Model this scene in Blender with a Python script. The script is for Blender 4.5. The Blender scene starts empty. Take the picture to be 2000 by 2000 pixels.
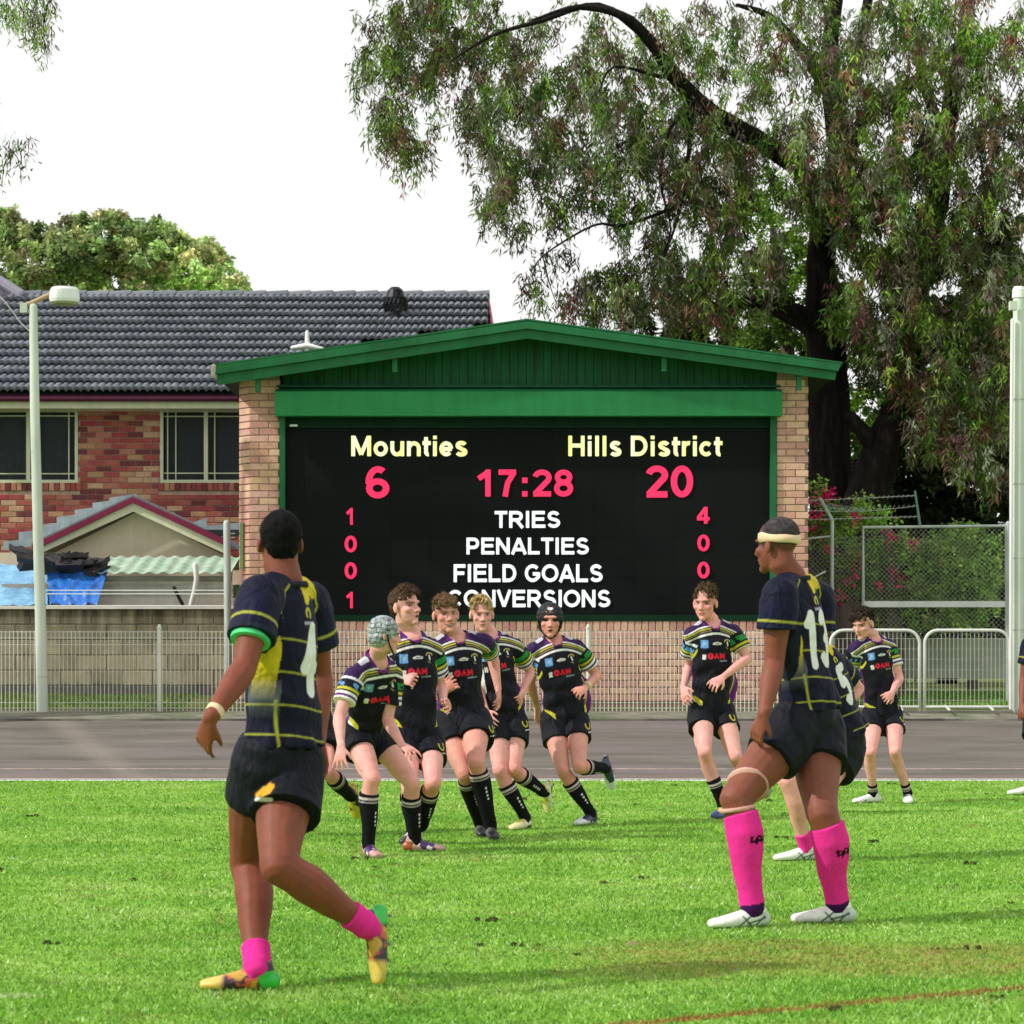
import bpy, math, random
import numpy as np
from mathutils import Vector, Matrix
random.seed(7); RNG = np.random.default_rng(7)
S = bpy.context.scene
# ---------------------------------------------------------------- camera, world, sun, exposure
F, CXP, HY, CH = 5000.0, 1000.0, 1285.0, 1.25        # focal length in photo pixels, centre column, horizon row, lens height
cam = bpy.data.cameras.new("camera"); camo = bpy.data.objects.new("camera", cam)
S.collection.objects.link(camo); S.camera = camo
camo.location = (0, 0, CH); camo.rotation_euler = (math.radians(90), 0, 0)
cam.sensor_width = 36; cam.lens = 36 * F / 2000; cam.shift_y = (HY - 1000) / 2000
cam.clip_start = .1; cam.clip_end = 1500
cam.dof.use_dof = True; cam.dof.focus_distance = 19; cam.dof.aperture_fstop = 9
SUN_EL, SUN_AZ = math.radians(40), math.radians(252)     # low in the west-south-west: from the left, a little behind the lens
world = bpy.data.worlds.new("World"); S.world = world; world.use_nodes = True
wn = world.node_tree; wn.nodes.clear()
wo = wn.nodes.new('ShaderNodeOutputWorld'); bg1 = wn.nodes.new('ShaderNodeBackground'); bg2 = wn.nodes.new('ShaderNodeBackground')
sky = wn.nodes.new('ShaderNodeTexSky'); sky.sky_type = 'NISHITA'; sky.sun_disc = False
sky.sun_elevation = SUN_EL; sky.sun_rotation = SUN_AZ
mx = wn.nodes.new('ShaderNodeMixShader')
tc = wn.nodes.new('ShaderNodeTexCoord'); ns = wn.nodes.new('ShaderNodeTexNoise'); ns.inputs['Scale'].default_value = 1.6; ns.inputs['Detail'].default_value = 5
cr = wn.nodes.new('ShaderNodeValToRGB'); cr.color_ramp.elements[0].position = .2; cr.color_ramp.elements[0].color = (.86,.86,.86,1); cr.color_ramp.elements[1].position = .5; cr.color_ramp.elements[1].color = (1,1,1,1)
wn.links.new(tc.outputs['Generated'], ns.inputs['Vector']); wn.links.new(ns.outputs['Fac'], cr.inputs['Fac'])
wn.links.new(cr.outputs['Color'], mx.inputs[0])
wn.links.new(sky.outputs[0], bg1.inputs[0]); bg1.inputs[1].default_value = .1
bg2.inputs[0].default_value = (1.0, 1.0, 1.0, 1); bg2.inputs[1].default_value = 1.02      # thin bright overcast
wn.links.new(bg1.outputs[0], mx.inputs[1]); wn.links.new(bg2.outputs[0], mx.inputs[2]); wn.links.new(mx.outputs[0], wo.inputs[0])
sl = bpy.data.lights.new("sun", 'SUN'); sl.energy = 3.6; sl.angle = math.radians(1.6); sl.color = (1, .965, .91)
so = bpy.data.objects.new("sun", sl); S.collection.objects.link(so)
sd = Vector((math.sin(SUN_AZ)*math.cos(SUN_EL), math.cos(SUN_AZ)*math.cos(SUN_EL), math.sin(SUN_EL)))   # towards the sun
so.rotation_euler = sd.to_track_quat('Z', 'Y').to_euler(); so.location = (0, 0, 30)
S.view_settings.view_transform = 'Standard'; S.view_settings.look = 'None'; S.view_settings.exposure = 0; S.view_settings.gamma = 1
S.view_settings.use_curve_mapping = False
# ---------------------------------------------------------------- helpers
def W(px, py, D): return Vector(((px-CXP)/F*D, D, CH+(HY-py)/F*D))
def XX(px, D): return (px-CXP)/F*D
def ZZ(py, D): return CH+(HY-py)/F*D
def tag(o, label=None, cat=None, group=None, kind=None):
    if label: o['label'] = label
    if cat: o['category'] = cat
    if group: o['group'] = group
    if kind: o['kind'] = kind
    return o
def thing(name, loc, label, cat, group=None):
    o = bpy.data.objects.new(name, None); S.collection.objects.link(o); o.location = loc; o.empty_display_size = .2
    return tag(o, label, cat, group)
def wloc(o):
    v = Vector((0,0,0))
    while o is not None: v += o.location; o = o.parent
    return v
class Geo:
    def __init__(s): s.v = []; s.f = []
    def add(s, V, Fc):
        b = len(s.v); s.v.extend([tuple(p) for p in V]); s.f.extend([tuple(i+b for i in f) for f in Fc]); return s
    def box(s, x0, x1, y0, y1, z0, z1):
        V = [(x0,y0,z0),(x1,y0,z0),(x1,y1,z0),(x0,y1,z0),(x0,y0,z1),(x1,y0,z1),(x1,y1,z1),(x0,y1,z1)]
        return s.add(V, [(0,3,2,1),(4,5,6,7),(0,1,5,4),(1,2,6,5),(2,3,7,6),(3,0,4,7)])
    def prism(s, poly, y0, y1):                      # polygon in x,z (counter-clockwise seen from the camera) pushed back in y
        n = len(poly); V = [(x,y0,z) for x,z in poly]+[(x,y1,z) for x,z in poly]
        return s.add(V, [tuple(range(n)), tuple(range(2*n-1,n-1,-1))]+[((i+1)%n, i, i+n, (i+1)%n+n) for i in range(n)])
    def tube(s, pts, rad, side=None, n=8, caps=(1,1)):
        pts = [Vector(p) for p in pts]; m = len(pts)
        R = [(r, r) if not isinstance(r, (tuple, list)) else r for r in rad]
        tg = []
        for i in range(m):
            t = pts[min(i+1,m-1)]-pts[max(i-1,0)]; tg.append(t.normalized() if t.length > 1e-9 else Vector((0,0,1)))
        if side is None: side = Vector((1,0,0)) if abs(tg[0].x) < .8 else Vector((0,1,0))
        sd_ = [Vector(q) for q in side] if isinstance(side, list) else [Vector(side)]*m
        P2, R2, T2, S2 = list(pts), list(R), list(tg), list(sd_)
        if caps[0]:
            for a in (35, 62): P2.insert(0, pts[0]-tg[0]*min(R[0])*math.sin(math.radians(a))); R2.insert(0, tuple(q*math.cos(math.radians(a)) for q in R[0])); T2.insert(0, tg[0]); S2.insert(0, sd_[0])
        if caps[1]:
            for a in (35, 62): P2.append(pts[-1]+tg[-1]*min(R[-1])*math.sin(math.radians(a))); R2.append(tuple(q*math.cos(math.radians(a)) for q in R[-1])); T2.append(tg[-1]); S2.append(sd_[-1])
        V = []; Fc = []
        for p, r, t, sv in zip(P2, R2, T2, S2):
            e = (sv - t*sv.dot(t)); e = e.normalized() if e.length > 1e-6 else t.orthogonal().normalized()
            g = t.cross(e)
            for k in range(n):
                a = 2*math.pi*k/n; V.append(p+e*(r[0]*math.cos(a))+g*(r[1]*math.sin(a)))
        M = len(P2)
        for i in range(M-1):
            for k in range(n): Fc.append((i*n+k, i*n+(k+1)%n, (i+1)*n+(k+1)%n, (i+1)*n+k))
        Fc.append(tuple(range(n-1,-1,-1))); Fc.append(tuple(range((M-1)*n, M*n)))
        return s.add(V, Fc)
    def ell(s, c, ax, r, nu=14, nv=9):               # ellipsoid: centre, three axis vectors, three radii
        V = []; Fc = []; c = Vector(c)
        for j in range(1, nv):
            th = math.pi*j/nv
            for k in range(nu):
                ph = 2*math.pi*k/nu
                V.append(c+ax[0]*(r[0]*math.sin(th)*math.cos(ph))+ax[1]*(r[1]*math.sin(th)*math.sin(ph))+ax[2]*(r[2]*math.cos(th)))
        V.append(c+ax[2]*r[2]); V.append(c-ax[2]*r[2]); T = len(V)-2; B = T+1
        for j in range(nv-2):
            for k in range(nu): Fc.append((j*nu+k, (j+1)*nu+k, (j+1)*nu+(k+1)%nu, j*nu+(k+1)%nu))
        for k in range(nu): Fc.append((T, k, (k+1)%nu)); Fc.append((B, (nv-2)*nu+(k+1)%nu, (nv-2)*nu+k))
        return s.add(V, Fc)
def mesh_of(name, g, off=Vector((0,0,0))):
    me = bpy.data.meshes.new(name)
    me.from_pydata([(p[0]-off[0], p[1]-off[1], p[2]-off[2]) for p in g.v], [], g.f); return me
def put(name, me, m, parent=None, loc=None, smooth=False):
    if m is not None and not me.materials: me.materials.append(m)
    if smooth: me.shade_smooth()
    o = bpy.data.objects.new(name, me); S.collection.objects.link(o)
    if parent is not None: o.parent = parent
    if loc is not None: o.location = loc
    return o
def part(name, g, m, parent=None, smooth=False, loc=None):
    """geometry in world coordinates -> one mesh object, origin at the parent's origin (or at loc)"""
    off = wloc(parent) if parent is not None else Vector(loc if loc is not None else (0,0,0))
    return put(name, mesh_of(name, g, off), m, parent, None if parent is not None else off, smooth)
TS = bpy.data.scenes.new("scratch")
def evaluated(ob):
    TS.collection.objects.link(ob)
    with bpy.context.temp_override(scene=TS, view_layer=TS.view_layers[0]): dg = bpy.context.evaluated_depsgraph_get()
    me = bpy.data.meshes.new_from_object(ob.evaluated_get(dg)); TS.collection.objects.unlink(ob); bpy.data.objects.remove(ob)
    return me
def vox(name, g, size, smooth=4, fac=.5):
    me = mesh_of(name, g); ob = bpy.data.objects.new(name, me)
    r = ob.modifiers.new("r", 'REMESH'); r.mode = 'VOXEL'; r.voxel_size = size
    if smooth:
        q = ob.modifiers.new("s", 'SMOOTH'); q.factor = fac; q.iterations = smooth
    out = evaluated(ob); out.name = name; bpy.data.meshes.remove(me); out.shade_smooth(); return out
def coords(me):
    a = np.empty(len(me.vertices)*3, np.float32); me.vertices.foreach_get('co', a); return a.reshape(-1,3).astype(np.float64)
def normals(me):
    a = np.empty(len(me.vertices)*3, np.float32); me.vertices.foreach_get('normal', a); return a.reshape(-1,3).astype(np.float64)
def setco(me, a): me.vertices.foreach_set('co', a.astype(np.float32).ravel()); me.update()
def vcol(me, col, name="Col"):
    at = me.color_attributes.new(name, 'FLOAT_COLOR', 'POINT'); c = np.ones((len(me.vertices),4), np.float32); c[:,:3] = col
    at.data.foreach_set('color', c.ravel())
def fnoise(p, f, seed, oct=3):
    r = np.random.default_rng(seed); out = np.zeros(len(p)); a = 1.; tot = 0
    for o in range(oct):
        for k in range(5):
            d = r.normal(size=3); d /= np.linalg.norm(d); out += a*np.sin(p@d*f*(.7+.6*r.random())+r.random()*6.28)
            tot += a*.6
        f *= 2.03; a *= .55
    return out/tot
# ---------------------------------------------------------------- materials
def srgb(r, g, b): return tuple(((c/255)/12.92 if c/255 <= .04045 else (((c/255)+.055)/1.055)**2.4) for c in (r,g,b))
class NT:
    def __init__(s, name, rough=.8, spec=.3, metal=0):
        s.m = bpy.data.materials.new(name); s.m.use_nodes = True; s.t = s.m.node_tree; s.b = s.t.nodes['Principled BSDF']
        s.b.inputs['Roughness'].default_value = rough; s.b.inputs['Specular IOR Level'].default_value = spec; s.b.inputs['Metallic'].default_value = metal
    def n(s, typ, **kw):
        q = s.t.nodes.new('ShaderNode'+typ)
        for k, v in kw.items():
            if hasattr(q, k) and k not in q.inputs: setattr(q, k, v)
            elif k in q.inputs: q.inputs[k].default_value = v
            else: q.inputs[k.replace('_', ' ')].default_value = v
        return q
    def l(s, a, b): s.t.links.new(a, b)
    def pos(s, kind='Object'):
        return s.n('TexCoord').outputs['Object'] if kind == 'Object' else s.n('NewGeometry').outputs['Position']
    def map(s, src, scale=(1,1,1), loc=(0,0,0), rot=(0,0,0)):
        q = s.n('Mapping'); q.inputs['Scale'].default_value = scale; q.inputs['Location'].default_value = loc; q.inputs['Rotation'].default_value = rot; s.l(src, q.inputs['Vector']); return q.outputs[0]
    def noise(s, src, scale, detail=4, rough=.55, out='Fac'):
        q = s.n('TexNoise', Scale=scale, Detail=detail, Roughness=rough); s.l(src, q.inputs['Vector']); return q.outputs[out]
    def ramp(s, fac, stops, interp='LINEAR'):
        q = s.n('ValToRGB'); e = q.color_ramp.elements; q.color_ramp.interpolation = interp
        while len(e) < len(stops): e.new(.5)
        for el, (p, c) in zip(e, stops): el.position = p; el.color = (*c, 1) if len(c) == 3 else c
        s.l(fac, q.inputs['Fac']); return q.outputs['Color']
    def mix(s, fac, a, b, mode='MIX'):
        q = s.n('Mix', data_type='RGBA', blend_type=mode)
        for v, i in ((fac, 0), (a, 6), (b, 7)):
            if isinstance(v, (int, float)): q.inputs[i].default_value = v
            elif isinstance(v, tuple): q.inputs[i].default_value = (*v, 1)
            else: s.l(v, q.inputs[i])
        return q.outputs[2]
    def math(s, op, a, b=None, clamp=False):
        q = s.n('Math', operation=op); q.use_clamp = clamp
        for v, i in ((a, 0), (b, 1)):
            if v is None: continue
            if isinstance(v, (int, float)): q.inputs[i].default_value = v
            else: s.l(v, q.inputs[i])
        return q.outputs[0]
    def band(s, v, lo, hi, soft=.01):      # 1 inside lo..hi
        a = s.n('MapRange', interpolation_type='SMOOTHSTEP'); s.l(v, a.inputs[0]); a.inputs[1].default_value = lo-soft; a.inputs[2].default_value = lo+soft
        b = s.n('MapRange', interpolation_type='SMOOTHSTEP'); s.l(v, b.inputs[0]); b.inputs[1].default_value = hi-soft; b.inputs[2].default_value = hi+soft; b.inputs[3].default_value = 1; b.inputs[4].default_value = 0
        return s.math('MULTIPLY', a.outputs[0], b.outputs[0])
    def col(s, c):
        if isinstance(c, tuple): s.b.inputs['Base Color'].default_value = (*c, 1)
        else: s.l(c, s.b.inputs['Base Color'])
        return s
    def bump(s, h, strength=.3, dist=.01):
        q = s.n('Bump', Strength=strength, Distance=dist); s.l(h, q.inputs['Height']); s.l(q.outputs[0], s.b.inputs['Normal']); return s
def simple(name, c, rough=.7, var=.15, scale=4, bump=.2, bscale=60, metal=0, spec=.3, stretch=(1,1,1), dist=.004):
    """base colour with mottling, fine grain and slight roughness change"""
    n = NT(name, rough, spec, metal); p = n.map(n.pos('World'), stretch)
    a = n.noise(p, scale, 6); b = n.noise(p, bscale, 3)
    lo = tuple(x*(1-var) for x in c); hi = tuple(min(1, x*(1+var)) for x in c)
    cc = n.ramp(a, [(.3, lo), (.7, hi)]); st = n.noise(n.map(n.pos('World'), (3,3,.25)), 2.2, 5, .7); n.col(n.mix(1., cc, n.ramp(st, [(.3, (1-var*.9,)*3), (.6, (1.04,)*3)]), 'MULTIPLY'))
    if bump: n.bump(b, bump, dist)
    r = n.n('MapRange'); n.l(a, r.inputs[0]); r.inputs[3].default_value = max(0, rough-.1); r.inputs[4].default_value = min(1, rough+.1); n.l(r.outputs[0], n.b.inputs['Roughness'])
    return n.m
def vc_mat(name, rough=.8, bscale=300, bump=.15, var=.12, vscale=25, sheen=0, spec=.3, sss=0, fold=0):
    n = NT(name, rough, spec); at = n.n('Attribute', attribute_name='Col'); p = n.pos('World')
    a = n.noise(p, vscale, 4); f = n.ramp(a, [(.3, (1-var,)*3), (.7, (1+var*.5,)*3)])
    n.col(n.mix(1.0, at.outputs['Color'], f, 'MULTIPLY')); n.bump(n.noise(p, bscale, 2), bump, .002)
    if fold:
        q = n.n('TexNoise', Scale=9, Detail=3, Roughness=.5, Distortion=1.6); n.l(n.map(p, (1,1,.45), rot=(.3,.5,.2)), q.inputs['Vector']); h = n.math('ADD', n.math('MULTIPLY', q.outputs[0], 1.0), n.math('MULTIPLY', n.noise(p, bscale, 2), .03)); n.bump(h, fold, .05)
    if sheen: n.b.inputs['Sheen Weight'].default_value = sheen
    if sss:
        n.b.inputs['Subsurface Weight'].default_value = sss; n.b.inputs['Subsurface Radius'].default_value = (1,.35,.2); n.b.inputs['Subsurface Scale'].default_value = .008
    return n.m
def piece_mat(name, stops, per='object', rough=.85, spots=(.1,.04,.03), spotamt=.5, bump=.4):
    n = NT(name, rough, .2)
    r = n.n('ObjectInfo').outputs['Random'] if per == 'object' else n.n('NewGeometry').outputs['Random Per Island']
    base = n.ramp(r, stops, 'CONSTANT'); p = n.pos('World')
    a = n.noise(p, 9, 6, .7); v = n.ramp(a, [(.3, (.82,)*3), (.7, (1.12,)*3)]); c = n.mix(1.0, base, v, 'MULTIPLY')
    sp = n.ramp(n.noise(p, 26, 3, .6), [(.62, (0,0,0)), (.72, (spotamt,)*3)]); c = n.mix(sp, c, spots)
    n.col(c); n.bump(n.noise(p, 120, 4, .7), bump, .004); return n.m
# ---------------------------------------------------------------- ground, track, terrain
def grass_colour(n, blades):
    P = n.pos('World'); sx = n.n('SeparateXYZ'); n.l(P, sx.inputs[0]); X, Y = sx.outputs[0], sx.outputs[1]
    big = n.noise(n.map(P, (.5,.7,0)), 1.4, 5, .6); med = n.noise(n.map(P, (.8,1.2,0)), 6, 7, .75); fine = n.noise(n.map(P, (1,1,0)), 38, 3, .6)
    g = n.ramp(big, [(.3, (.155,.37,.034)), (.5, (.24,.47,.050)), (.72, (.35,.54,.095))])
    m = n.ramp(med, [(.28, (.62,.62,.7)), (.5, (1,1,1)), (.75, (1.4,1.12,2.0))]); c = n.mix(1.0, g, m, 'MULTIPLY')
    if blades:
        r = n.n('NewGeometry').outputs['Random Per Island']
        v = n.ramp(r, [(0, (.38,.5,.4)), (.35, (.8,.92,.75)), (.7, (1.1,1.1,1.2)), (.9, (1.6,1.35,2.8)), (1, (2.3,1.7,6.))]); c = n.mix(1.0, c, v, 'MULTIPLY')
    else:
        c = n.mix(n.ramp(fine, [(.4, (0,0,0)), (.7, (.6,)*3)]), c, (.10,.12,.025))
    # worn, straw coloured turf in front on the right, and small bare scuffs
    xr = n.band(X, .35, 3.5, .35); wn_ = n.math('ADD', Y, n.math('MULTIPLY', n.math('SUBTRACT', big, .5), 1.6)); yr = n.band(wn_, 10.05, 11.2, .25)
    w = n.math('MULTIPLY', n.math('MULTIPLY', xr, yr), n.ramp(med, [(.35, (.15,)*3), (.6, (.85,)*3)])); c = n.mix(w, c, (.30,.30,.07))
    w2 = n.math('MULTIPLY', n.math('MULTIPLY', xr, yr), n.ramp(n.noise(P, 6.5, 4, .7), [(.56, (0,)*3), (.66, (.7,)*3)])); c = n.mix(w2, c, (.36,.20,.10))
    sc = n.ramp(n.noise(n.map(P, (1,.6,0)), 3.3, 6, .75), [(.56, (0,)*3), (.70, (.65,)*3)]); c = n.mix(sc, c, (.24,.22,.07))
    # old red marking line running off to the right and a faint white one on the left
    ln = n.math('SUBTRACT', Y, n.math('ADD', n.math('MULTIPLY', X, .62), 8.47)); k = n.math('MULTIPLY', n.band(ln, -.045, .045, .02), n.band(X, .2, 6, .2))
    c = n.mix(n.math('MULTIPLY', k, n.ramp(fine, [(.3, (.5,)*3), (.6, (.95,)*3)])), c, (.34,.115,.045))
    k2 = n.math('MULTIPLY', n.band(Y, 9.4, 9.5, .03), n.band(X, -4, -1.75, .1)); c = n.mix(n.math('MULTIPLY', k2, .5), c, (.6,.65,.4))
    return c, med
n = NT("turf_soil", .95, .1); c, m_ = grass_colour(n, False); n.col(c); n.bump(m_, .5, .03); TURF = n.m
n = NT("grass_blade", .6, .25); c, m_ = grass_colour(n, True); n.col(c)
tr = n.n('BsdfTranslucent'); n.l(c, tr.inputs[0]); ms = n.n('MixShader'); ms.inputs[0].default_value = .3
n.l(n.b.outputs[0], ms.inputs[1]); n.l(tr.outputs[0], ms.inputs[2]); n.l(ms.outputs[0], n.t.nodes['Material Output'].inputs[0]); BLADE = n.m
TE = 26.05                                          # far touchline edge of the field
def sheet(name, rows, m, x0=-60, x1=60, nx=60, z=None, amp=0):
    g = Geo(); V = []; Fc = []
    for (y, zz) in rows:
        for i in range(nx+1): V.append((x0+(x1-x0)*i/nx, y, zz))
    for r in range(len(rows)-1):
        for i in range(nx): a = r*(nx+1)+i; Fc.append((a, a+1, a+nx+2, a+nx+1))
    g.add(V, Fc); o = part(name, g, m, smooth=True); tag(o, kind='structure'); return o
sheet("field", [(-60, 0), (0, 0), (10, 0), (20, 0), (TE, 0)], TURF)
# grass blades: single tapering triangles, thick near the lens
def blades():
    zones = [(7.6, 10, 6500), (10, 12.5, 4700), (12.5, 17, 2900), (17, 22, 1700), (22, TE, 1200)]
    B = []
    for y0, y1, d in zones:
        w = .23*y1*2; cnt = int(w*(y1-y0)*d); y = RNG.uniform(y0, y1, cnt); x = RNG.uniform(-w/2, w/2, cnt); B.append(np.stack([x,y],1))
    B = np.concatenate(B); B = B[np.abs(B[:,0]) < .225*B[:,1]+.2]; N = len(B)
    h = RNG.uniform(.007, .021, N)*(1+.35*fnoise(np.c_[B, np.zeros(N)], 3.1, 5)); a = RNG.uniform(0, 6.28, N); wd = RNG.uniform(.0022, .0048, N)*(1+B[:,1]/26)
    lx, ly = RNG.normal(0, .012, N), RNG.normal(0, .012, N)
    V = np.zeros((N,3,3)); V[:,0,0] = B[:,0]-np.cos(a)*wd; V[:,0,1] = B[:,1]-np.sin(a)*wd; V[:,1,0] = B[:,0]+np.cos(a)*wd; V[:,1,1] = B[:,1]+np.sin(a)*wd
    V[:,2,0] = B[:,0]+lx; V[:,2,1] = B[:,1]+ly; V[:,2,2] = h; V[:,:2,2] = -.002
    return tri_mesh("grass", V.reshape(-1,3), N)
def tri_mesh(name, V, N, k=3):
    me = bpy.data.meshes.new(name); me.vertices.add(len(V)); me.vertices.foreach_set('co', V.astype(np.float32).ravel())
    me.loops.add(N*k); me.loops.foreach_set('vertex_index', np.arange(N*k, dtype=np.int32))
    me.polygons.add(N); me.polygons.foreach_set('loop_start', np.arange(0, N*k, k, dtype=np.int32)); me.update(calc_edges=True); return me
o = put("grass", blades(), BLADE); tag(o, "short bright green turf covering the rugby field", "grass", kind='stuff')
# clods and scuffed tufts lying on the turf
g = Geo()
for i in range(45):
    y = random.uniform(9, 25.5); x = random.uniform(-.21, .21)*y; r = random.uniform(.008, .03)
    [g.ell((x+random.uniform(-1.6,1.6)*r, y+random.uniform(-1,1)*r, r*.3), (Vector((1,0,0)), Vector((0,1,0)), Vector((0,0,1))), (r*random.uniform(.3,.9), r*.5, r*random.uniform(.3,.8)), 6, 4) for _ in range(4)]
o = part("clod", g, simple("clod_soil", (.05,.055,.012), .95, .4, 20)); tag(o, "small dark clods of earth scattered over the turf", "soil", kind='stuff')
# banked track
n = NT("track_asphalt", .9, .2); P = n.pos('World'); sx = n.n('SeparateXYZ'); n.l(P, sx.inputs[0]); X, Y = sx.outputs[0], sx.outputs[1]
a = n.noise(n.map(P, (.5,2.5,1)), 1.1, 7, .65); b = n.noise(P, 45, 3, .6); st = n.noise(n.map(P, (.12,7,1)), 1.3, 4, .6)
c = n.ramp(a, [(.3, (.092,.082,.069)), (.5, (.145,.130,.110)), (.7, (.19,.171,.147))]); c = n.mix(1., c, n.ramp(st, [(.35, (.88,)*3), (.65, (1.07,)*3)]), 'MULTIPLY')
c = n.mix(n.ramp(n.noise(n.map(P, (.35,.8,1)), 1.0, 4), [(.5, (0,)*3), (.66, (.55,)*3)]), c, (.20,.155,.17))
c = n.mix(n.band(Y, 25.9, 26.7, .06), c, n.mix(.55, c, (.20,.15,.13)))
dg = n.math('SUBTRACT', n.math('MULTIPLY', n.math('ADD', X, 5.35), 2.6), n.math('SUBTRACT', 30.2, Y)); c = n.mix(n.math('MULTIPLY', n.band(dg, -.35, .5, .35), .3), c, (.30,.25,.20))
c = n.mix(n.ramp(n.noise(P, 13, 5, .75), [(.6, (0,)*3), (.75, (.5,)*3)]), c, (.09,.085,.06)); n.col(c); n.bump(b, .3, .006); ASPH = n.m
sheet("track", [(TE+.01, .012), (26.75, .03), (28, .17), (29.2, .34), (30.32, .505)], ASPH, nx=80)
LINE = simple("line_paint", (.62,.58,.48), .7, .3, 8, .3, 90)
sheet("track_line", [(TE+.012, .017), (TE+.07, .019)], LINE); sheet("track_line", [(27.10, .0725), (27.14, .0765)], simple("line_paint_worn", (.52,.40,.36), .8, .35, 9))
# stained concrete apron with its kerb under the fence
n = NT("apron_concrete", .9, .2); P = n.pos('World'); a = n.noise(n.map(P, (1,3,2)), 2.6, 7, .7); c = n.ramp(a, [(.25, (.07,.075,.05)), (.5, (.20,.19,.15)), (.75, (.36,.33,.27))])
c = n.mix(n.ramp(n.noise(P, 1.6, 4), [(.48, (0,)*3), (.62, (.6,)*3)]), c, (.10,.14,.06)); sx = n.n('SeparateXYZ'); n.l(P, sx.inputs[0]); c = n.mix(n.math('MULTIPLY', n.band(sx.outputs[2], .3, .53, .01), n.ramp(n.noise(n.map(P,(1,1,1)), 1.1, 5), [(.4, (.95,)*3), (.62, (.25,)*3)])), c, (.025,.022,.018)); n.col(c); n.bump(n.noise(P, 35, 5, .7), .6, .02); APRON = n.m
sheet("kerb", [(30.3, .42), (30.34, .545), (30.9, .60), (31.25, .615)], APRON)
n = NT("verge", .95, .1); P = n.pos('World'); a = n.noise(n.map(P, (1,1,1)), 1.9, 7, .7); c = n.ramp(a, [(.3, (.07,.12,.02)), (.5, (.14,.20,.04)), (.62, (.24,.20,.11)), (.8, (.30,.25,.16))]); n.col(c); n.bump(n.noise(P, 30, 5, .8), 1., .05)
sheet("ground", [(31.2, .60), (33.4, .76), (36, .78), (60, .8), (180, .7), (900, .7)], n.m, -500, 500, 40)
# a strip of longer grass on the verge
def tufts(name, x0, x1, y0, y1, z, N, h0, h1, m, label):
    B = np.stack([RNG.uniform(x0,x1,N), RNG.uniform(y0,y1,N)],1); a = RNG.uniform(0,6.28,N); wd = RNG.uniform(.003,.007,N); V = np.zeros((N,3,3))
    V[:,0,0] = B[:,0]-np.cos(a)*wd; V[:,0,1] = B[:,1]-np.sin(a)*wd; V[:,1,0] = B[:,0]+np.cos(a)*wd; V[:,1,1] = B[:,1]+np.sin(a)*wd
    V[:,2,0] = B[:,0]+RNG.normal(0,.025,N); V[:,2,1] = B[:,1]+RNG.normal(0,.025,N); z = (.60+.073*(B[:,1]-31.2)); V[:,2,2] = z+RNG.uniform(h0,h1,N)*(1+.5*fnoise(np.c_[B,np.zeros(N)], 4, 3)); V[:,:2,2] = (z-.01)[:,None]
    o = put(name, tri_mesh(name, V.reshape(-1,3), N), m); tag(o, label, "grass", kind='stuff')
VB = simple("verge_blade", (.15,.24,.04), .7, .5, 7, 0)
tufts("verge_grass", -7.5, -4.1, 31.25, 33.45, .63, 20000, .02, .06, VB, "rough grass growing between the mesh fence and block wall")
tufts("verge_grass", 3.9, 7.6, 32.0, 33.85, .64, 16000, .02, .06, simple("verge_blade_bright", (.16,.36,.03), .7, .4, 7, 0), "bright grass strip behind the crowd barriers")
# ---------------------------------------------------------------- scoreboard building
SD = 31.6; sx_ = lambda p: XX(p, SD); sz_ = lambda p: ZZ(p, SD); GZ = .64
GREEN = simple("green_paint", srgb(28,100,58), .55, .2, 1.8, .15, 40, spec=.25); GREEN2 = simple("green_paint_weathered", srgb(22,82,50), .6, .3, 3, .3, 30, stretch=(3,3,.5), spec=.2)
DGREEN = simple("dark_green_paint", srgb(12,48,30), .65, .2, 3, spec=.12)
stops_p = [(0, (.60,.34,.25)), (.18, (.66,.41,.30)), (.34, (.57,.32,.26)), (.5, (.68,.45,.31)), (.64, (.54,.28,.23)), (.8, (.64,.39,.32)), (.92, (.60,.39,.26))]
BR_P = piece_mat("peach_brick", stops_p, 'object', spots=(.22,.07,.06), spotamt=.6); BR_PS = piece_mat("peach_brick_run", stops_p, 'island', spots=(.22,.07,.06), spotamt=.6)
MORT_P = simple("mortar_tan", (.30,.20,.15), .95, .25, 12, .5, 90)
scb = thing("scoreboard_building", (0, SD, GZ), "brick scoreboard pavilion with green gable roof and black electronic score screen", "scoreboard")
def brick_mesh(name, w, d, h, bev=.006):
    g = Geo(); x, z = w/2, h/2; b = bev     # front (-y) face chamfered
    V = [(-x+b,0,-z+b),(x-b,0,-z+b),(x-b,0,z-b),(-x+b,0,z-b),(-x,b,-z),(x,b,-z),(x,b,z),(-x,b,z),(-x,d,-z),(x,d,-z),(x,d,z),(-x,d,z)]
    g.add(V, [(0,1,2,3),(0,4,5,1),(1,5,6,2),(2,6,7,3),(3,7,4,0),(4,8,9,5),(5,9,10,6),(6,10,11,7),(7,11,8,4)]); return mesh_of(name, g), g
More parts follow.
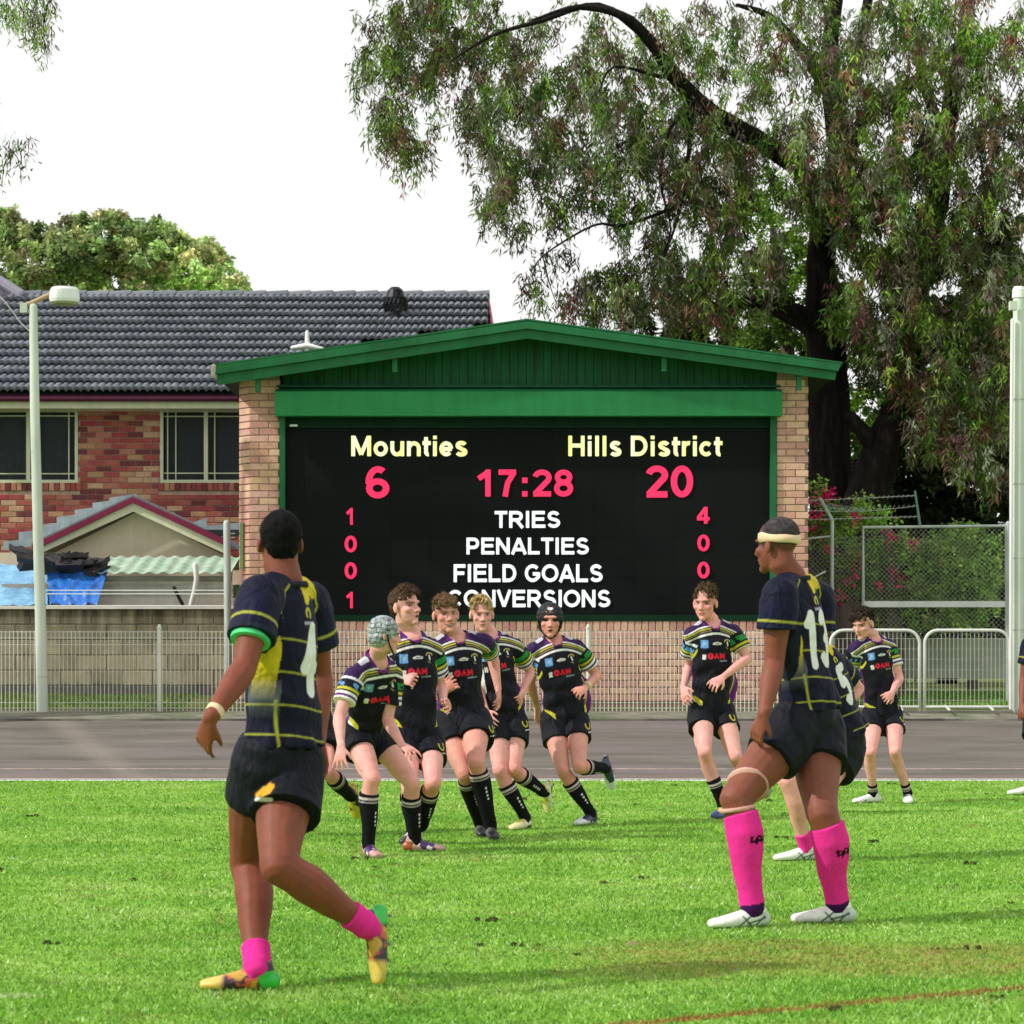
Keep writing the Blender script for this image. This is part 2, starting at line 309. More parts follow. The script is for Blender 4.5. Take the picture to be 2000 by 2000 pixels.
class BrickSet:
    """brick meshes shared by size; first `limit` bricks are objects, the others one joined part"""
    def __init__(s, root, m_obj, m_run, limit=300, name="brick"):
        s.root, s.mo, s.mr, s.limit, s.name = root, m_obj, m_run, limit, name; s.cache = {}; s.n = 0; s.run = Geo(); s.off = wloc(root)
    def add(s, x, y, z, w, d, h, piece=True, rot=0):
        key = (round(w,3), round(d,3), round(h,3))
        if key not in s.cache: s.cache[key] = brick_mesh("brick", *key)
        me, g = s.cache[key]
        if piece and s.n < s.limit:
            s.n += 1; o = put(s.name, me, s.mo, s.root, Vector((x, y+random.uniform(-.002,.002), z))-s.off); o.rotation_euler.z = rot
        else:
            M = Matrix.Rotation(rot, 3, 'Z'); dy = random.uniform(-.002, .002)
            s.run.add([M@Vector(v)+Vector((x, y+dy, z)) for v in g.v], g.f)
    def close(s, name="brick_run"):
        if s.run.v: o = part(name, s.run, s.mr, s.root); o['kind'] = 'stuff'
def courses(bs, x0, x1, z0, z1, y, keep=lambda x, z: True, bw=.23, bh=.076, jt=.010, d=.1, piece=lambda x, z: True, ph=0, holes=()):
    ch = bh+jt; r = 0; z = z1
    while z-ch > z0-.001:
        off = (bw+jt)/2 if (r+ph) % 2 else 0; x = x0-off
        while x < x1-.01:
            a, b = max(x, x0), min(x+bw, x1)
            for (u0, u1, v0, v1) in holes:
                if v0 < z-bh*.5 < v1:
                    if a < u0 < b: b = u0
                    elif a < u1 < b: a = u1
            if b-a > .04 and keep((a+b)/2, z-bh/2): bs.add((a+b)/2, y, z-bh/2, round(b-a, 2), d, bh, piece((a+b)/2, z-bh/2))
            x += bw+jt
        z -= ch; r += 1
bs = BrickSet(scb, BR_P, BR_PS, 300)
yF = SD; pl0, pl1, pr0, pr1 = sx_(488), sx_(546), sx_(1517), sx_(1579)
roofL = lambda x: sz_(660)-(sx_(1030)-x)*(90/605) if x < sx_(1030) else sz_(660)-(x-sx_(1030))*(82/610)   # underside of the barge boards
core = Geo()
for a, b in ((pl0, pl1), (pr0, pr1)): core.prism([(a+.008, GZ-.1), (b-.008, GZ-.1), (b-.008, roofL(b)-.01), (a+.008, roofL(a)-.01)], yF+.012, yF+.35)
core.box(pl1-.01, pr0+.01, yF+.02, yF+.3, GZ-.1, sz_(1215))
core.box(pl0+.05, pr1-.05, yF+.36, yF+3.4, GZ-.1, sz_(765))
part("mortar", core, MORT_P, scb)
ztop = sz_(742)
for (a, b, ph) in ((pl0, pl1, 0), (pr0, pr1, 1)): courses(bs, a, b, GZ, ztop, yF, lambda x, z: z+.04 < roofL(x), piece=lambda x, z: z > sz_(1200), ph=ph)
# lit return on the left of the left pier: header bricks turned on the splay
r_ang = -math.atan2(.22, .165); z = ztop; r = 0
while z-.086 > GZ:
    bs.add(pl0-.082, yF+.115, z-.038, .25, .1, .076, z > sz_(1200), r_ang); z -= .086; r += 1
x = pl1
while x < pr0-.05:                                  # soldier course under the screen
    bs.add(x+.043, yF, sz_(1223), .076, .1, .125, True); x += .086
courses(bs, pl1, pr0, GZ, sz_(1223)-.0725, yF, bw=.23, piece=lambda x, z: z > sz_(1300)); bs.close()
# gable boards, each board its own part
x = sx_(551); bd = .104; bm_cache = {}
while x < sx_(1517):
    top = roofL(x+bd/2)-.02; bot = sz_(757)
    if top-bot > .06:
        g = Geo(); e = .006; y0 = yF+.10+random.uniform(-.003, .003)
        g.prism([(x+.003, bot), (x+bd-.003, bot), (x+bd-.003, min(roofL(x+bd), roofL(x))+.05), (x+.003, min(roofL(x+bd), roofL(x))+.05)], y0, y0+.02)
        part("cladding_board", g, GREEN2, scb)
    x += bd
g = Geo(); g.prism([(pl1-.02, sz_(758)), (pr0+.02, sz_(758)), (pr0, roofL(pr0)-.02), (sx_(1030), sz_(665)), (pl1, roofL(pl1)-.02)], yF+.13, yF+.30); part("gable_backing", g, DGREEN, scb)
g = Geo(); bx = sx_(576); 
g.box(sx_(541), sx_(1524), yF-.02, yF+.12, sz_(757), sz_(752)); part("flashing", g, GREEN2, scb)
# barge boards and roof sheet
def slope(name, pts, y0, y1, m): g = Geo(); g.prism([(XX(p, y0), ZZ(q, y0)) for p, q in pts], y0, y1); return part(name, g, m, scb)
A, L, R = (1030, 643), (424, 731), (1640, 725)
slope("barge_board", [(424, 752), (1030, 661), (1030, 643), (424, 732)], yF-.42, yF-.38, GREEN); slope("barge_board", [(1030, 661), (1631, 742), (1634, 726), (1030, 643)], yF-.42, yF-.38, GREEN)
slope("barge_capping", [(420, 731), (1030, 641.5), (1030, 627), (424, 714)], yF-.47, yF-.40, GREEN); slope("barge_capping", [(1030, 641.5), (1637, 724.5), (1643, 711), (1030, 627)], yF-.47, yF-.40, GREEN)
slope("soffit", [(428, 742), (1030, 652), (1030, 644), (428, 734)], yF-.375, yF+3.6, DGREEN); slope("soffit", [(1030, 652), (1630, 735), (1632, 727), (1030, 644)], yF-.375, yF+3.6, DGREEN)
def corr(name, p0, p1):                              # corrugated sheets, ribs running down the slope
    g = Geo(); q = yF-.46; x0, z0 = XX(p0[0],q), ZZ(p0[1],q); x1, z1 = XX(p1[0],q), ZZ(p1[1],q); V = []; Fc = []; N = 96
    for i in range(N+1):
        y = yF-.46+4.1*i/N; dz = .012*math.cos(i*math.pi/2)
        V += [(x0, y, z0+dz), (x1, y, z1+dz), (x1, y, z1+dz-.02), (x0, y, z0+dz-.02)]
    for i in range(N):
        a = 4*i; Fc += [(a, a+1, a+5, a+4), (a+2, a+3, a+7, a+6), (a+3, a, a+4, a+7), (a+1, a+2, a+6, a+5)]
    Fc += [(0,3,2,1), (4*N, 4*N+1, 4*N+2, 4*N+3)]
    g.add(V, Fc); part(name, g, GREEN, scb)
corr("roof_sheet", (417, 713), (1030, 624)); corr("roof_sheet", (1030, 624), (1646, 709))
g = Geo()                                            # scalloped overlap bumps along the roof edge
g.tube([W(417,733,yF-.44), W(418,716,yF-.44)], [.035, .035], n=8); part("gutter_end", g, simple("old_cream_paint", (.42,.40,.30), .6), scb)
for px, y0, y1 in ((503, 733, 765), (771, 694, 727), (1297, 690, 725), (1561, 730, 761)):
    g = Geo(); g.box(XX(px,yF-.36)-.03, XX(px,yF-.36)+.03, yF-.36, yF-.27, ZZ(y1,yF-.36), ZZ(y0,yF-.36)+.04); part("rafter_bracket", g, GREEN, scb)
# roller shutter box, shutter slot, frame and screen
g = Geo(); q = yF-.2; z0, z1 = ZZ(812,q), ZZ(757,q); xa, xb = XX(537,q), XX(1528,q)
g.add([(xa, yF-.20, z0), (xb, yF-.20, z0), (xb, yF-.22, z1-.05), (xa, yF-.22, z1-.05), (xa, yF-.02, z0), (xb, yF-.02, z0), (xb, yF-.05, z1), (xa, yF-.05, z1)], [(0,1,2,3), (3,2,6,7), (0,4,5,1), (1,5,6,2), (4,0,3,7), (5,4,7,6)])
SHB = simple("shutter_green", srgb(36,124,72), .5, .14, .9, .1, 20, stretch=(.3,1,2), spec=.25); part("shutter_box", g, SHB, scb)
g = Geo(); zz = sz_(835)
for i in range(4): g.box(sx_(558), sx_(1503), yF+.02+i*.004, yF+.05+i*.004, zz+i*.035, zz+i*.035+.030)
part("shutter_slat", g, DGREEN, scb)['kind'] = 'stuff'
for a, b, m in ((546, 557, GREEN), (1504, 1516, GREEN)):
    g = Geo(); g.box(sx_(a), sx_(b), yF-.03, yF+.09, sz_(1213), sz_(812)); part("screen_frame", g, m, scb)
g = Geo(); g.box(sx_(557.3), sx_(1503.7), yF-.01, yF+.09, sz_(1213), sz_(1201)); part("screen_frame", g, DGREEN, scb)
n = NT("led_screen", .7, .08); P = n.pos('World'); sx = n.n('SeparateXYZ'); n.l(P, sx.inputs[0])
bk = n.n('TexBrick'); bk.offset = 0; bk.inputs['Scale'].default_value = 1; bk.inputs['Brick Width'].default_value = .5; bk.inputs['Row Height'].default_value = .25; bk.inputs['Mortar Size'].default_value = .003
bk.inputs['Color1'].default_value = (.006,.008,.008,1); bk.inputs['Color2'].default_value = (.0075,.0095,.009,1); bk.inputs['Mortar'].default_value = (.003,.004,.003,1)
cx = n.n('CombineXYZ'); n.l(sx.outputs[0], cx.inputs[0]); n.l(sx.outputs[2], cx.inputs[1]); n.l(cx.outputs[0], bk.inputs['Vector']); n.col(bk.outputs[0])
g = Geo(); g.box(sx_(557.3), sx_(1503.7), yF+.05, yF+.20, sz_(1201), sz_(835)); scr = part("screen", g, n.m, scb)
def emis(name, c, st, var=None):
    n = NT(name, .5, .2); n.col(tuple(x*.3 for x in c)); n.b.inputs['Emission Strength'].default_value = st
    P = n.pos('World'); cc = c
    if var: cc = n.ramp(n.noise(n.map(P, (1,0,0)), 9, 2), [(.4, c), (.6, var)]); n.l(cc, n.b.inputs['Emission Color'])
    else: n.b.inputs['Emission Color'].default_value = (*c, 1)
    return n.m
E_R, E_W, E_Y = emis("led_red", (1., .035, .13), .95), emis("led_white", (.95,.97,1.), 1.0), emis("led_yellow", (.95,1.,.30), 1.0, (1.,1.,.72))
def _arc(cx, cz, rx, rz, a0, a1, n=14): return [(cx+rx*math.cos(math.radians(a0+(a1-a0)*i/n)), cz+rz*math.sin(math.radians(a0+(a1-a0)*i/n))) for i in range(n+1)]
def glyph(ch):
    """(advance, strokes) of a bold grotesque letter, cap height 1, strokes .2 wide"""
    V = lambda x, t=1: [(x,0),(x,t)]
    T = {'T': .853, 'R': 1.0, 'I': .39, 'E': .93, 'S': .93, 'P': .93, 'N': 1.0, 'A': 1.0, 'L': .853, 'F': .853, 'D': 1.0, 'G': 1.086, 'O': 1.086, 'C': 1.0, 'V': .93, 'H': 1.0, 'M': 1.163, ':': .465, 'o': .853, 'u': .853, 'n': .853, 't': .465, 'i': .39, 'l': .39, 'e': .776, 's': .776, 'r': .543, 'c': .776, ' ': .39}
    W_ = T.get(ch, .776); c = W_/2; r = W_-.17
    G = {'T': [[(.04,.9),(W_-.04,.9)], V(c,.95)], 'R': [V(.17), [(.12,.9),(.55,.9)]+_arc(.56,.685,.25,.215,90,-90)+[(.12,.47)], [(.5,.47),(.9,0)]], 'I': [V(c)], 'E': [V(.17), [(.1,.9),(.86,.9)], [(.1,.52),(.82,.52)], [(.1,.1),(.89,.1)]],
        'S': [_arc(c,.705,.27,.195,18,265)+_arc(c,.295,.30,.195,85,-162)], 'P': [V(.17), [(.12,.9),(.52,.9)]+_arc(.53,.66,.24,.24,90,-90)+[(.12,.42)]], 'N': [V(.17), V(r), [(.17,.95),(r,.05)]], 'A': [[(.09,0),(c,.97)], [(c,.97),(W_-.09,0)], [(.25,.29),(W_-.25,.29)]],
        'L': [V(.17), [(.1,.1),(W_-.05,.1)]], 'F': [V(.17), [(.1,.9),(W_-.05,.9)], [(.1,.5),(W_-.12,.5)]], 'D': [V(.17), [(.12,.9),(.42,.9)]+_arc(.45,.5,.38,.4,90,-90)+[(.12,.1)]], 'G': [_arc(.55,.5,.39,.40,42,318)+[(.92,.3),(.92,.52)], [(.98,.46),(.56,.46)]],
        'O': [_arc(c,.5,.42,.40,0,360,24)], 'C': [_arc(c,.5,.38,.4,38,322,18)], 'V': [[(.09,1),(c,.04)], [(c,.04),(W_-.09,1)]], 'H': [V(.17), V(r), [(.1,.52),(r,.52)]], 'M': [V(.17), V(r), [(.2,.95),(c,.08)], [(c,.08),(r-.03,.95)]],
        '0': [_arc(c,.5,.25,.4,0,360,22)], '1': [V(c+.07), [(c+.05,.88),(.12,.66)]], '2': [_arc(c,.70,.25,.20,170,-30)+[(.17,.14)], [(.07,.1),(W_-.06,.1)]], '4': [V(W_-.25), [(W_-.27,.92),(.12,.34)], [(.05,.29),(W_-.04,.29)]], '6': [_arc(c+.01,.31,.25,.22,0,360,20), _arc(c+.02,.52,.27,.39,55,190)],
        '7': [[(.06,.9),(W_-.08,.9)], [(W_-.15,.9),(c,.5),(c-.09,0)]], '8': [_arc(c,.715,.22,.185,0,360,18), _arc(c,.305,.25,.21,0,360,18)], ':': [[(c,0),(c,.2)], [(c,.5),(c,.7)]],
        'o': [_arc(c,.36,.27,.27,0,360,20)], 'u': [[(.17,.73),(.17,.33)]+_arc(c-.01,.34,.245,.25,180,345), V(r,.73)], 'n': [V(.17,.73), _arc(c+.01,.38,.245,.25,165,0)+[(r,0)]], 't': [[(c-.03,.93),(c-.03,.2)]+_arc(c+.09,.2,.12,.11,180,280), [(.02,.64),(W_-.02,.64)]],
        'i': [V(c,.73), [(c,.83),(c,1)]], 'l': [V(c)], 'e': [_arc(c,.36,.26,.27,0,318), [(.15,.35),(W_-.10,.35)]], 's': [_arc(c,.525,.20,.125,18,262)+_arc(c,.205,.22,.125,82,-162)], 'r': [V(.17,.73), _arc(.44,.38,.27,.26,160,80)], 'c': [_arc(c,.36,.26,.27,42,318)], ' ': []}
    return W_, G[ch]
def text(s, x0, x1, yt, yb, m, D, parent):
    X0, X1, Z0, Z1 = XX(x0,D), XX(x1,D), ZZ(yb,D), ZZ(yt,D); cur = 0; st_ = []
    for ch in s:
        w, g_ = glyph(ch)
        for pl in g_: st_.append([(a+cur, b) for a, b in pl])
        cur += w
    lo, hi = .07, cur-.07; sx = (X1-X0)/(hi-lo); sz = Z1-Z0; g = Geo(); hw = .098
    for pl in st_:
        n = len(pl); closed = abs(pl[0][0]-pl[-1][0])+abs(pl[0][1]-pl[-1][1]) < 1e-6; L_, R_ = [], []
        for i, (a, b) in enumerate(pl):
            p = pl[i-1] if i else (pl[-2] if closed else pl[0]); q = pl[i+1] if i < n-1 else (pl[1] if closed else pl[-1]); dx_, dz_ = q[0]-p[0], q[1]-p[1]; l = math.hypot(dx_, dz_)+1e-9; nx_, nz_ = -dz_/l*hw, dx_/l*hw
            L_.append((X0+(a+nx_-lo)*sx, Z0+(b+nz_)*sz)); R_.append((X0+(a-nx_-lo)*sx, Z0+(b-nz_)*sz))
        for i in range(n-1): g.prism([R_[i], R_[i+1], L_[i+1], L_[i]], D-.012, D+.012)
    me = vox("lettering", g, .0042, 1, .3); c = coords(me); setco(me, c-np.array(wloc(parent))); return put("lettering", me, m, parent)
TD = yF+.045
for s_, a, b, t, u, m in (("Mounties", 686, 913, 851, 891, E_Y), ("Hills", 1110, 1214, 851, 891, E_Y), ("District", 1232, 1409, 851, 891, E_Y), ("6", 716, 758, 911, 973, E_R), ("17:28", 932, 1118, 917, 970, E_R), ("20", 1263, 1352, 909, 972, E_R),
        ("1", 676, 693, 992, 1025, E_R), ("0", 674, 696, 1046, 1079, E_R), ("0", 674, 696, 1098, 1131, E_R), ("1", 676, 693, 1156, 1188, E_R), ("4", 1362, 1385, 990, 1023, E_R), ("0", 1363, 1385, 1044, 1077, E_R), ("0", 1363, 1385, 1097, 1130, E_R),
        ("TRIES", 967, 1094, 998, 1031, E_W), ("PENALTIES", 911, 1150, 1050, 1083, E_W), ("FIELD GOALS", 886, 1177, 1102, 1137, E_W), ("CONVERSIONS", 876, 1192, 1152, 1186, E_W)):
    text(s_, a, b, t, u, m, TD, scr)
g = Geo(); g.box(sx_(566), sx_(581), yF+.0, yF+.018, sz_(833), sz_(829)); part("shutter_latch", g, simple("white_metal", (.8,.8,.78), .4), scb)
# side wing pieces left of the pier
g = Geo(); g.box(sx_(451), sx_(486), yF+.18, yF+.42, sz_(1141), sz_(1113)); part("concrete_block", g, simple("painted_block", (.62,.45,.36), .9, .15, 6), scb)
g = Geo(); g.box(sx_(458), sx_(479), yF+.20, yF+.28, sz_(1250), sz_(1141)); part("side_door", g, simple("deep_green_paint", srgb(20,80,30), .5), scb)
g = Geo(); g.box(sx_(458), sx_(486), yF+.26, yF+.40, GZ, sz_(1250)); part("door_step", g, MORT_P, scb)
g = Geo(); g.box(sx_(467), sx_(473.5), yF+.09, yF+.14, sz_(1112), sz_(1020)); part("downpipe", g, simple("olive_paint", (.22,.30,.12), .6), scb)
# ---------------------------------------------------------------- house behind
HD = 38.8; hx = lambda p: XX(p, HD); hz = lambda p: ZZ(p, HD)
house = thing("brick_house", (-3, HD, .66), "two storey house of mottled red brick with dark grey tiled roof", "house")
stops_h = [(0, (.30,.07,.06)), (.14, (.36,.11,.08)), (.28, (.16,.045,.045)), (.38, (.42,.24,.13)), (.50, (.34,.075,.07)), (.62, (.42,.17,.12)), (.74, (.22,.065,.06)), (.84, (.50,.32,.20)), (.93, (.33,.055,.065))]
BR_H, BR_HS = piece_mat("red_brick", stops_h, 'object', spots=(.12,.04,.03), spotamt=.5), piece_mat("red_brick_run", stops_h, 'island', spots=(.12,.04,.03), spotamt=.5)
MORT_H = simple("mortar_cream", (.44,.32,.24), .95, .2, 10, .5, 90)
wins = [(hx(-60), hx(152), hz(943), hz(799)), (hx(313), hx(520), hz(943), hz(799))]
core = Geo(); wx0, wx1 = hx(-60), hx(985); zs = sorted([.6, hz(943), hz(799), 5.15])
core.box(wx0, wx1, HD+.015, HD+.25, .6, hz(943)); core.box(wx0, wx1, HD+.015, HD+.25, hz(799), 5.15)
core.box(wins[0][1], wins[1][0], HD+.015, HD+.25, hz(943), hz(799)); core.box(wins[1][1], wx1, HD+.015, HD+.25, hz(943), hz(799)); core.box(wx0, wx1, HD+1.2, HD+7, .6, 5.15)
part("wall", core, MORT_H, house)
bs = BrickSet(house, BR_H, BR_HS, 300)
inwin = lambda x, z: any(a < x < b and c-.17 < z < d for a, b, c, d in wins)
courses(bs, wx0, hx(470), hz(1110), hz(800), HD, lambda x, z: not inwin(x, z), holes=[(a, b, c-.16, d) for a, b, c, d in wins], piece=lambda x, z: x < hx(462) and x > hx(-5) and (z > hz(1075) or x < hx(90)))
for a, b, c, d in wins:                               # sill bricks on edge
    x = a-.02
    while x < min(b, hx(470)): bs.add(x+.04, HD-.02, c-.06, .072, .1, .115, False); x += .082
bs.close()
ALU = simple("cream_aluminium", srgb(196,200,168), .4, .08, 3, .05, spec=.5); CUR = simple("curtain", (.10,.13,.125), .9, .2, 3)
GLS = NT("dark_glass", .1, .15); GLS.col((.02,.03,.03)); GLS.b.inputs['Alpha'].default_value = .45; GLS = GLS.m
def window(a, b, c, d, mulls, thin, curt):
    fr = Geo(); t = .045; y0, y1 = HD-.01, HD+.07
    fr.box(a, b, y0, y1, c, c+t); fr.box(a, b, y0, y1, d-t, d); fr.box(a, a+t, y0, y1, c+t, d-t); fr.box(b-t, b, y0, y1, c+t, d-t)
    for m in mulls: fr.box(m-.03, m+.03, y0+.01, y1-.01, c+t, d-t)
    w = part("window", fr, ALU, house)
    for u, v in thin: gg = Geo(); (gg.box(u-.008, u+.008, HD+.02, HD+.034, c+t, d-t) if v == 'v' else gg.box(a+t, b-t, HD+.021, HD+.033, u-.008, u+.008)); part("glazing_bar", gg, ALU, w)
    es = [a+t]+list(mulls)+[b-t]
    for i in range(len(es)-1): gg = Geo(); gg.box(es[i]+.02, es[i+1]-.02, HD+.045, HD+.050, c+t, d-t); part("pane", gg, GLS, w)
    for u0, u1 in curt:                               # pleated curtain behind the glass
        gg = Geo(); V = []; N = int((u1-u0)/.03)
        for i in range(N+1): xx = u0+(u1-u0)*i/N; yy = HD+.16+.03*math.sin(i*1.7)+.01*math.sin(i*.6); V += [(xx, yy, c+.02), (xx, yy, d-.03)]
        gg.add(V, [(2*i, 2*i+2, 2*i+3, 2*i+1) for i in range(N)]); part("curtain", gg, CUR, w, smooth=True)
window(*wins[0], [hx(55)], [(hx(134),'v'), (hz(812),'h'), (hz(925),'h')], [(hx(84), hx(130)), (hx(-50), hx(40))])
window(*wins[1], [hx(402)], [(hx(343),'v'), (hx(419),'v'), (hz(813),'h'), (hz(924),'h'), (hx(327),'v')], [(hx(425), hx(515)), (hx(345), hx(398))])
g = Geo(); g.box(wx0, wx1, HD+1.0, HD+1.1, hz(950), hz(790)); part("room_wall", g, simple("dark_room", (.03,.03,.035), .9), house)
# eaves: cream fascia, maroon gutter
EY = 38.25
g = Geo(); g.box(wx0-.5, hx(990), EY+.05, HD+.0, ZZ(797,EY), ZZ(783,EY)); part("fascia", g, simple("cream_paint", srgb(190,192,160), .5, .08), house)
g = Geo(); g.tube([(wx0-.5, EY, ZZ(778,EY)), (hx(990), EY, ZZ(778,EY))], [.05,.05], n=10); part("gutter", g, simple("maroon_paint", srgb(80,20,52), .4, .15), house, smooth=True)
g = Geo(); g.box(wx0-.5, hx(990), EY+.04, EY+.09, ZZ(783,EY), ZZ(775,EY)); part("gutter_board", g, simple("maroon_paint_dark", srgb(60,16,40), .5), house)
# roof tiles
RY, rz0 = 42.3, ZZ(581, 42.3); ez0 = ZZ(772, EY)
tv = Vector((0, RY-EY, rz0-ez0)); tl = tv.length; tdir = tv.normalized(); rows = 12; ex = tl/rows; tw = .22
def tile_mesh():
    g = Geo(); V = []; N = 8
    for i in range(N+1):
        u = i/N; h = .050*abs(math.sin(u*math.pi*2))**.8
        V += [(u*tw*.995, -.03, .085+h), (u*tw*.995, ex+.03, .012+h*.6), (u*tw*.995, -.01, .035+h*.8)]
    Fc = []
    for i in range(N): a = 3*i; Fc += [(a, a+3, a+4, a+1), (a+2, a+5, a+3, a)]
    Fc += [(2,0,1), (3*N, 3*N+2, 3*N+1)]
    g.add(V, Fc); return mesh_of("roof_tile", g), g
stops_t = [(0, (.155,.17,.20)), (.25, (.19,.205,.235)), (.5, (.17,.185,.215)), (.75, (.215,.23,.26)), (.92, (.145,.16,.18))]
TL, TLS = piece_mat("roof_tile_grey", stops_t, 'object', .6, (.34,.37,.36), .3), piece_mat("roof_tile_grey_run", stops_t, 'island', .6, (.34,.37,.36), .3)
tme, tg_ = tile_mesh(); pitch = math.atan2(rz0-ez0, RY-EY); RM = Matrix.Rotation(pitch, 3, 'X'); run = Geo(); cnt = 0; hoff = wloc(house); cand = []
x_end = lambda r: XX(990-31*r/12, EY+4.05*r/12)
for r in range(rows):
    o0 = Vector((0, EY-.02, ez0+.02))+tdir*(ex*r); x = hx(-70)
    while x < x_end(r)-.16:
        px = x/o0.y*F+CXP; py = HY-(o0.z-CH)/o0.y*F
        hid = px > 1000 or (px > 420 and py > 715-(px-420)*.145+8) 
        if not hid or (r > 8 or px < 520): cand.append((0 if (-10 < px < 960 and not hid) else 1, abs(px-430), r, x, o0))
        x += tw
cand.sort(key=lambda q: (q[0], q[1]))
for q in cand:
    _, _, r, x, o0 = q
    if cnt < 300 and q[0] == 0:
        o = put("roof_tile", tme, TL, house, Vector((x, o0.y, o0.z+random.uniform(-.003,.003)))-hoff); o.rotation_euler.x = pitch; cnt += 1
    else: run.add([RM@Vector(v)+Vector((x, o0.y, o0.z)) for v in tg_.v], tg_.f)
o = part("roof_tile_run", run, TLS, house); o['kind'] = 'stuff'; TLS.name = "roof_tile_run"
g = Geo(); xL, xR = hx(-80), XX(953, RY); xR2 = XX(985, EY+1)
g.add([(xL, EY, ez0), (xR2, EY, ez0), (xR, RY, rz0), (xL, RY, rz0), (xL, 2*RY-EY, ez0), (xR2, 2*RY-EY, ez0)], [(0,1,2,3), (3,2,5,4), (1,5,2), (0,3,4), (0,4,5,1)]); part("roof_deck", g, simple("roof_felt", (.03,.03,.035), .9), house)
x = XX(953, RY)-.37; rg = Geo()
rgm = Geo(); rgm.tube([(0,0,0), (.40,0,0.014)], [(.10,.065),(.11,.075)], side=Vector((0,1,0)), n=10, caps=(0,0)); rme = mesh_of("ridge_tile", rgm); 
while x > xL:
    put("ridge_tile", rme, TL, house, Vector((x, RY, rz0+.035))-hoff); x -= .37
g = Geo(); g.tube([Vector((xR-.01, RY, rz0+.05)), Vector((xR2-.04, EY+.5, ez0+.30))], [.022,.022], n=6); part("verge_board", g, simple("verge_pink", srgb(150,50,80), .5), house)
# roof vent and the white pipe vent
p = Vector((XX(772, 41.3), 41.3, ZZ(628, 41.3))); vent = Geo(); vent.tube([p+Vector((0,0,-.25)), p+Vector((0,0,.16))], [.10,.13], n=14, caps=(0,0))
for i in range(16): a = i/16*6.283; vent.tube([p+Vector((.15*math.cos(a), .15*math.sin(a), .15)), p+Vector((.19*math.cos(a+.3), .19*math.sin(a+.3), .27)), p+Vector((.15*math.cos(a+.5), .15*math.sin(a+.5), .39))], [(.022,.006)]*3, n=4)
vent.tube([p+Vector((0,0,.38)), p+Vector((0,0,.42))], [.17,.15], n=14, caps=(0,1)); part("roof_vent", vent, simple("vent_metal", (.010,.011,.016), .5, .2, spec=.3), house)
WHT = simple("white_pvc", (.78,.8,.78), .4, .06); p = Vector((XX(600, 38.9), 38.9, ZZ(690, 38.9))); g = Geo(); g.tube([p, p+Vector((0,0,.32))], [.045,.03], n=10); g.tube([p+Vector((-.22,0,.08)), p+Vector((0,0,.11)), p+Vector((.23,0,.06))], [(.08,.035),(.12,.05),(.08,.035)], side=Vector((0,1,0)), n=10); part("vent_pipe", g, WHT, house, smooth=True)
# hip of the neighbouring roof at the left edge
nb = thing("tiled_roof", (XX(-40, 41), 43, 5.0), "corner of a dark hipped tile roof at the left edge beside the lamp", "roof")
g = Geo(); g.add([W(-160,548,44), W(0,548,44), W(42,577,42), W(42,640,42.2), W(-160,640,42.2)], [(0,1,2,3,4)]); V = list(g.v); g.add([(a,b+2,c) for a,b,c in V], [(4,3,2,1,0)]); part("roof_slope", g, simple("old_dark_tile", (.11,.10,.14), .7, .3, 8, .6, 40), nb)
g = Geo(); g.tube([W(-4,546,44), W(44,577,42)], [.09,.09], n=8); part("hip_capping", g, simple("hip_cap", (.16,.15,.19), .7), nb)
# ---------------------------------------------------------------- lower gabled wing and shed
GD = 36.4; gx = lambda p: XX(p, GD); gz = lambda p: ZZ(p, GD)
wing = thing("gabled_annexe", (gx(265), GD, .66), "low rendered annexe with maroon barge boards in front of the brick house", "building")
MAR, CRM, REN = simple("maroon_barge", srgb(118,28,62), .45, .12, 3, .1), simple("cream_trim", srgb(205,205,176), .55, .06, 3, .1), simple("beige_render", srgb(208,196,174), .9, .08, 1.5, .3, 50)
slo = lambda pts, y0, y1, nm, m, D=GD, par=wing: (lambda g: (g.prism([(XX(p,D), ZZ(q,D)) for p, q in pts], y0, y1), part(nm, g, m, par))[1])(Geo())
slo([(70, 1078), (265, 984), (265, 973), (70, 1066)], GD-.30, GD-.24, "barge_board", MAR); slo([(265, 984), (450, 1070), (450, 1057), (265, 973)], GD-.30, GD-.24, "barge_board", MAR)
slo([(85, 1082), (265, 1001), (265, 984.5), (85, 1071)], GD-.25, GD-.20, "fascia", CRM); slo([(265, 1001), (450, 1086), (450, 1070.5), (265, 984.5)], GD-.25, GD-.20, "fascia", CRM)
slo([(110, 1200), (450, 1200), (450, 1090), (265, 1001), (110, 1078)], GD, GD+.2, "gable_wall", REN)
slo([(66, 1075), (265, 979), (265, 968), (66, 1062)], GD-.2, GD+2.2, "roof_slope", TL); slo([(265, 979), (470, 1078), (470, 1066), (265, 968)], GD-.2, GD+2.2, "roof_slope", TL)
LEAD = simple("lead_flashing", (.30,.36,.39), .6, .25, 5, .4, 30)
for i, (a, b, c, d) in enumerate([(0,88,1052,1066),(30,100,1034,1052),(70,132,1020,1040),(105,165,1004,1024),(140,200,990,1010),(175,236,976,996),(208,262,966,982),(390,470,1022,1040),(372,400,1014,1030)]):
    slo([(a, d+6), (b, d-4), (b, c-4), (a, c+4)], GD+.24+i*.003, GD+.26+i*.003, "flashing", LEAD)
g = Geo(); g.box(gx(405), gx(470), GD-.22, GD-.1, gz(1048), gz(1036)); part("roof_edge_tile", g, simple("black_tile", (.02,.02,.03), .6), wing)
g = Geo(); g.box(gx(-30), gx(112), GD+.22, GD+.3, .66, gz(1078)); part("side_wall", g, REN, wing)
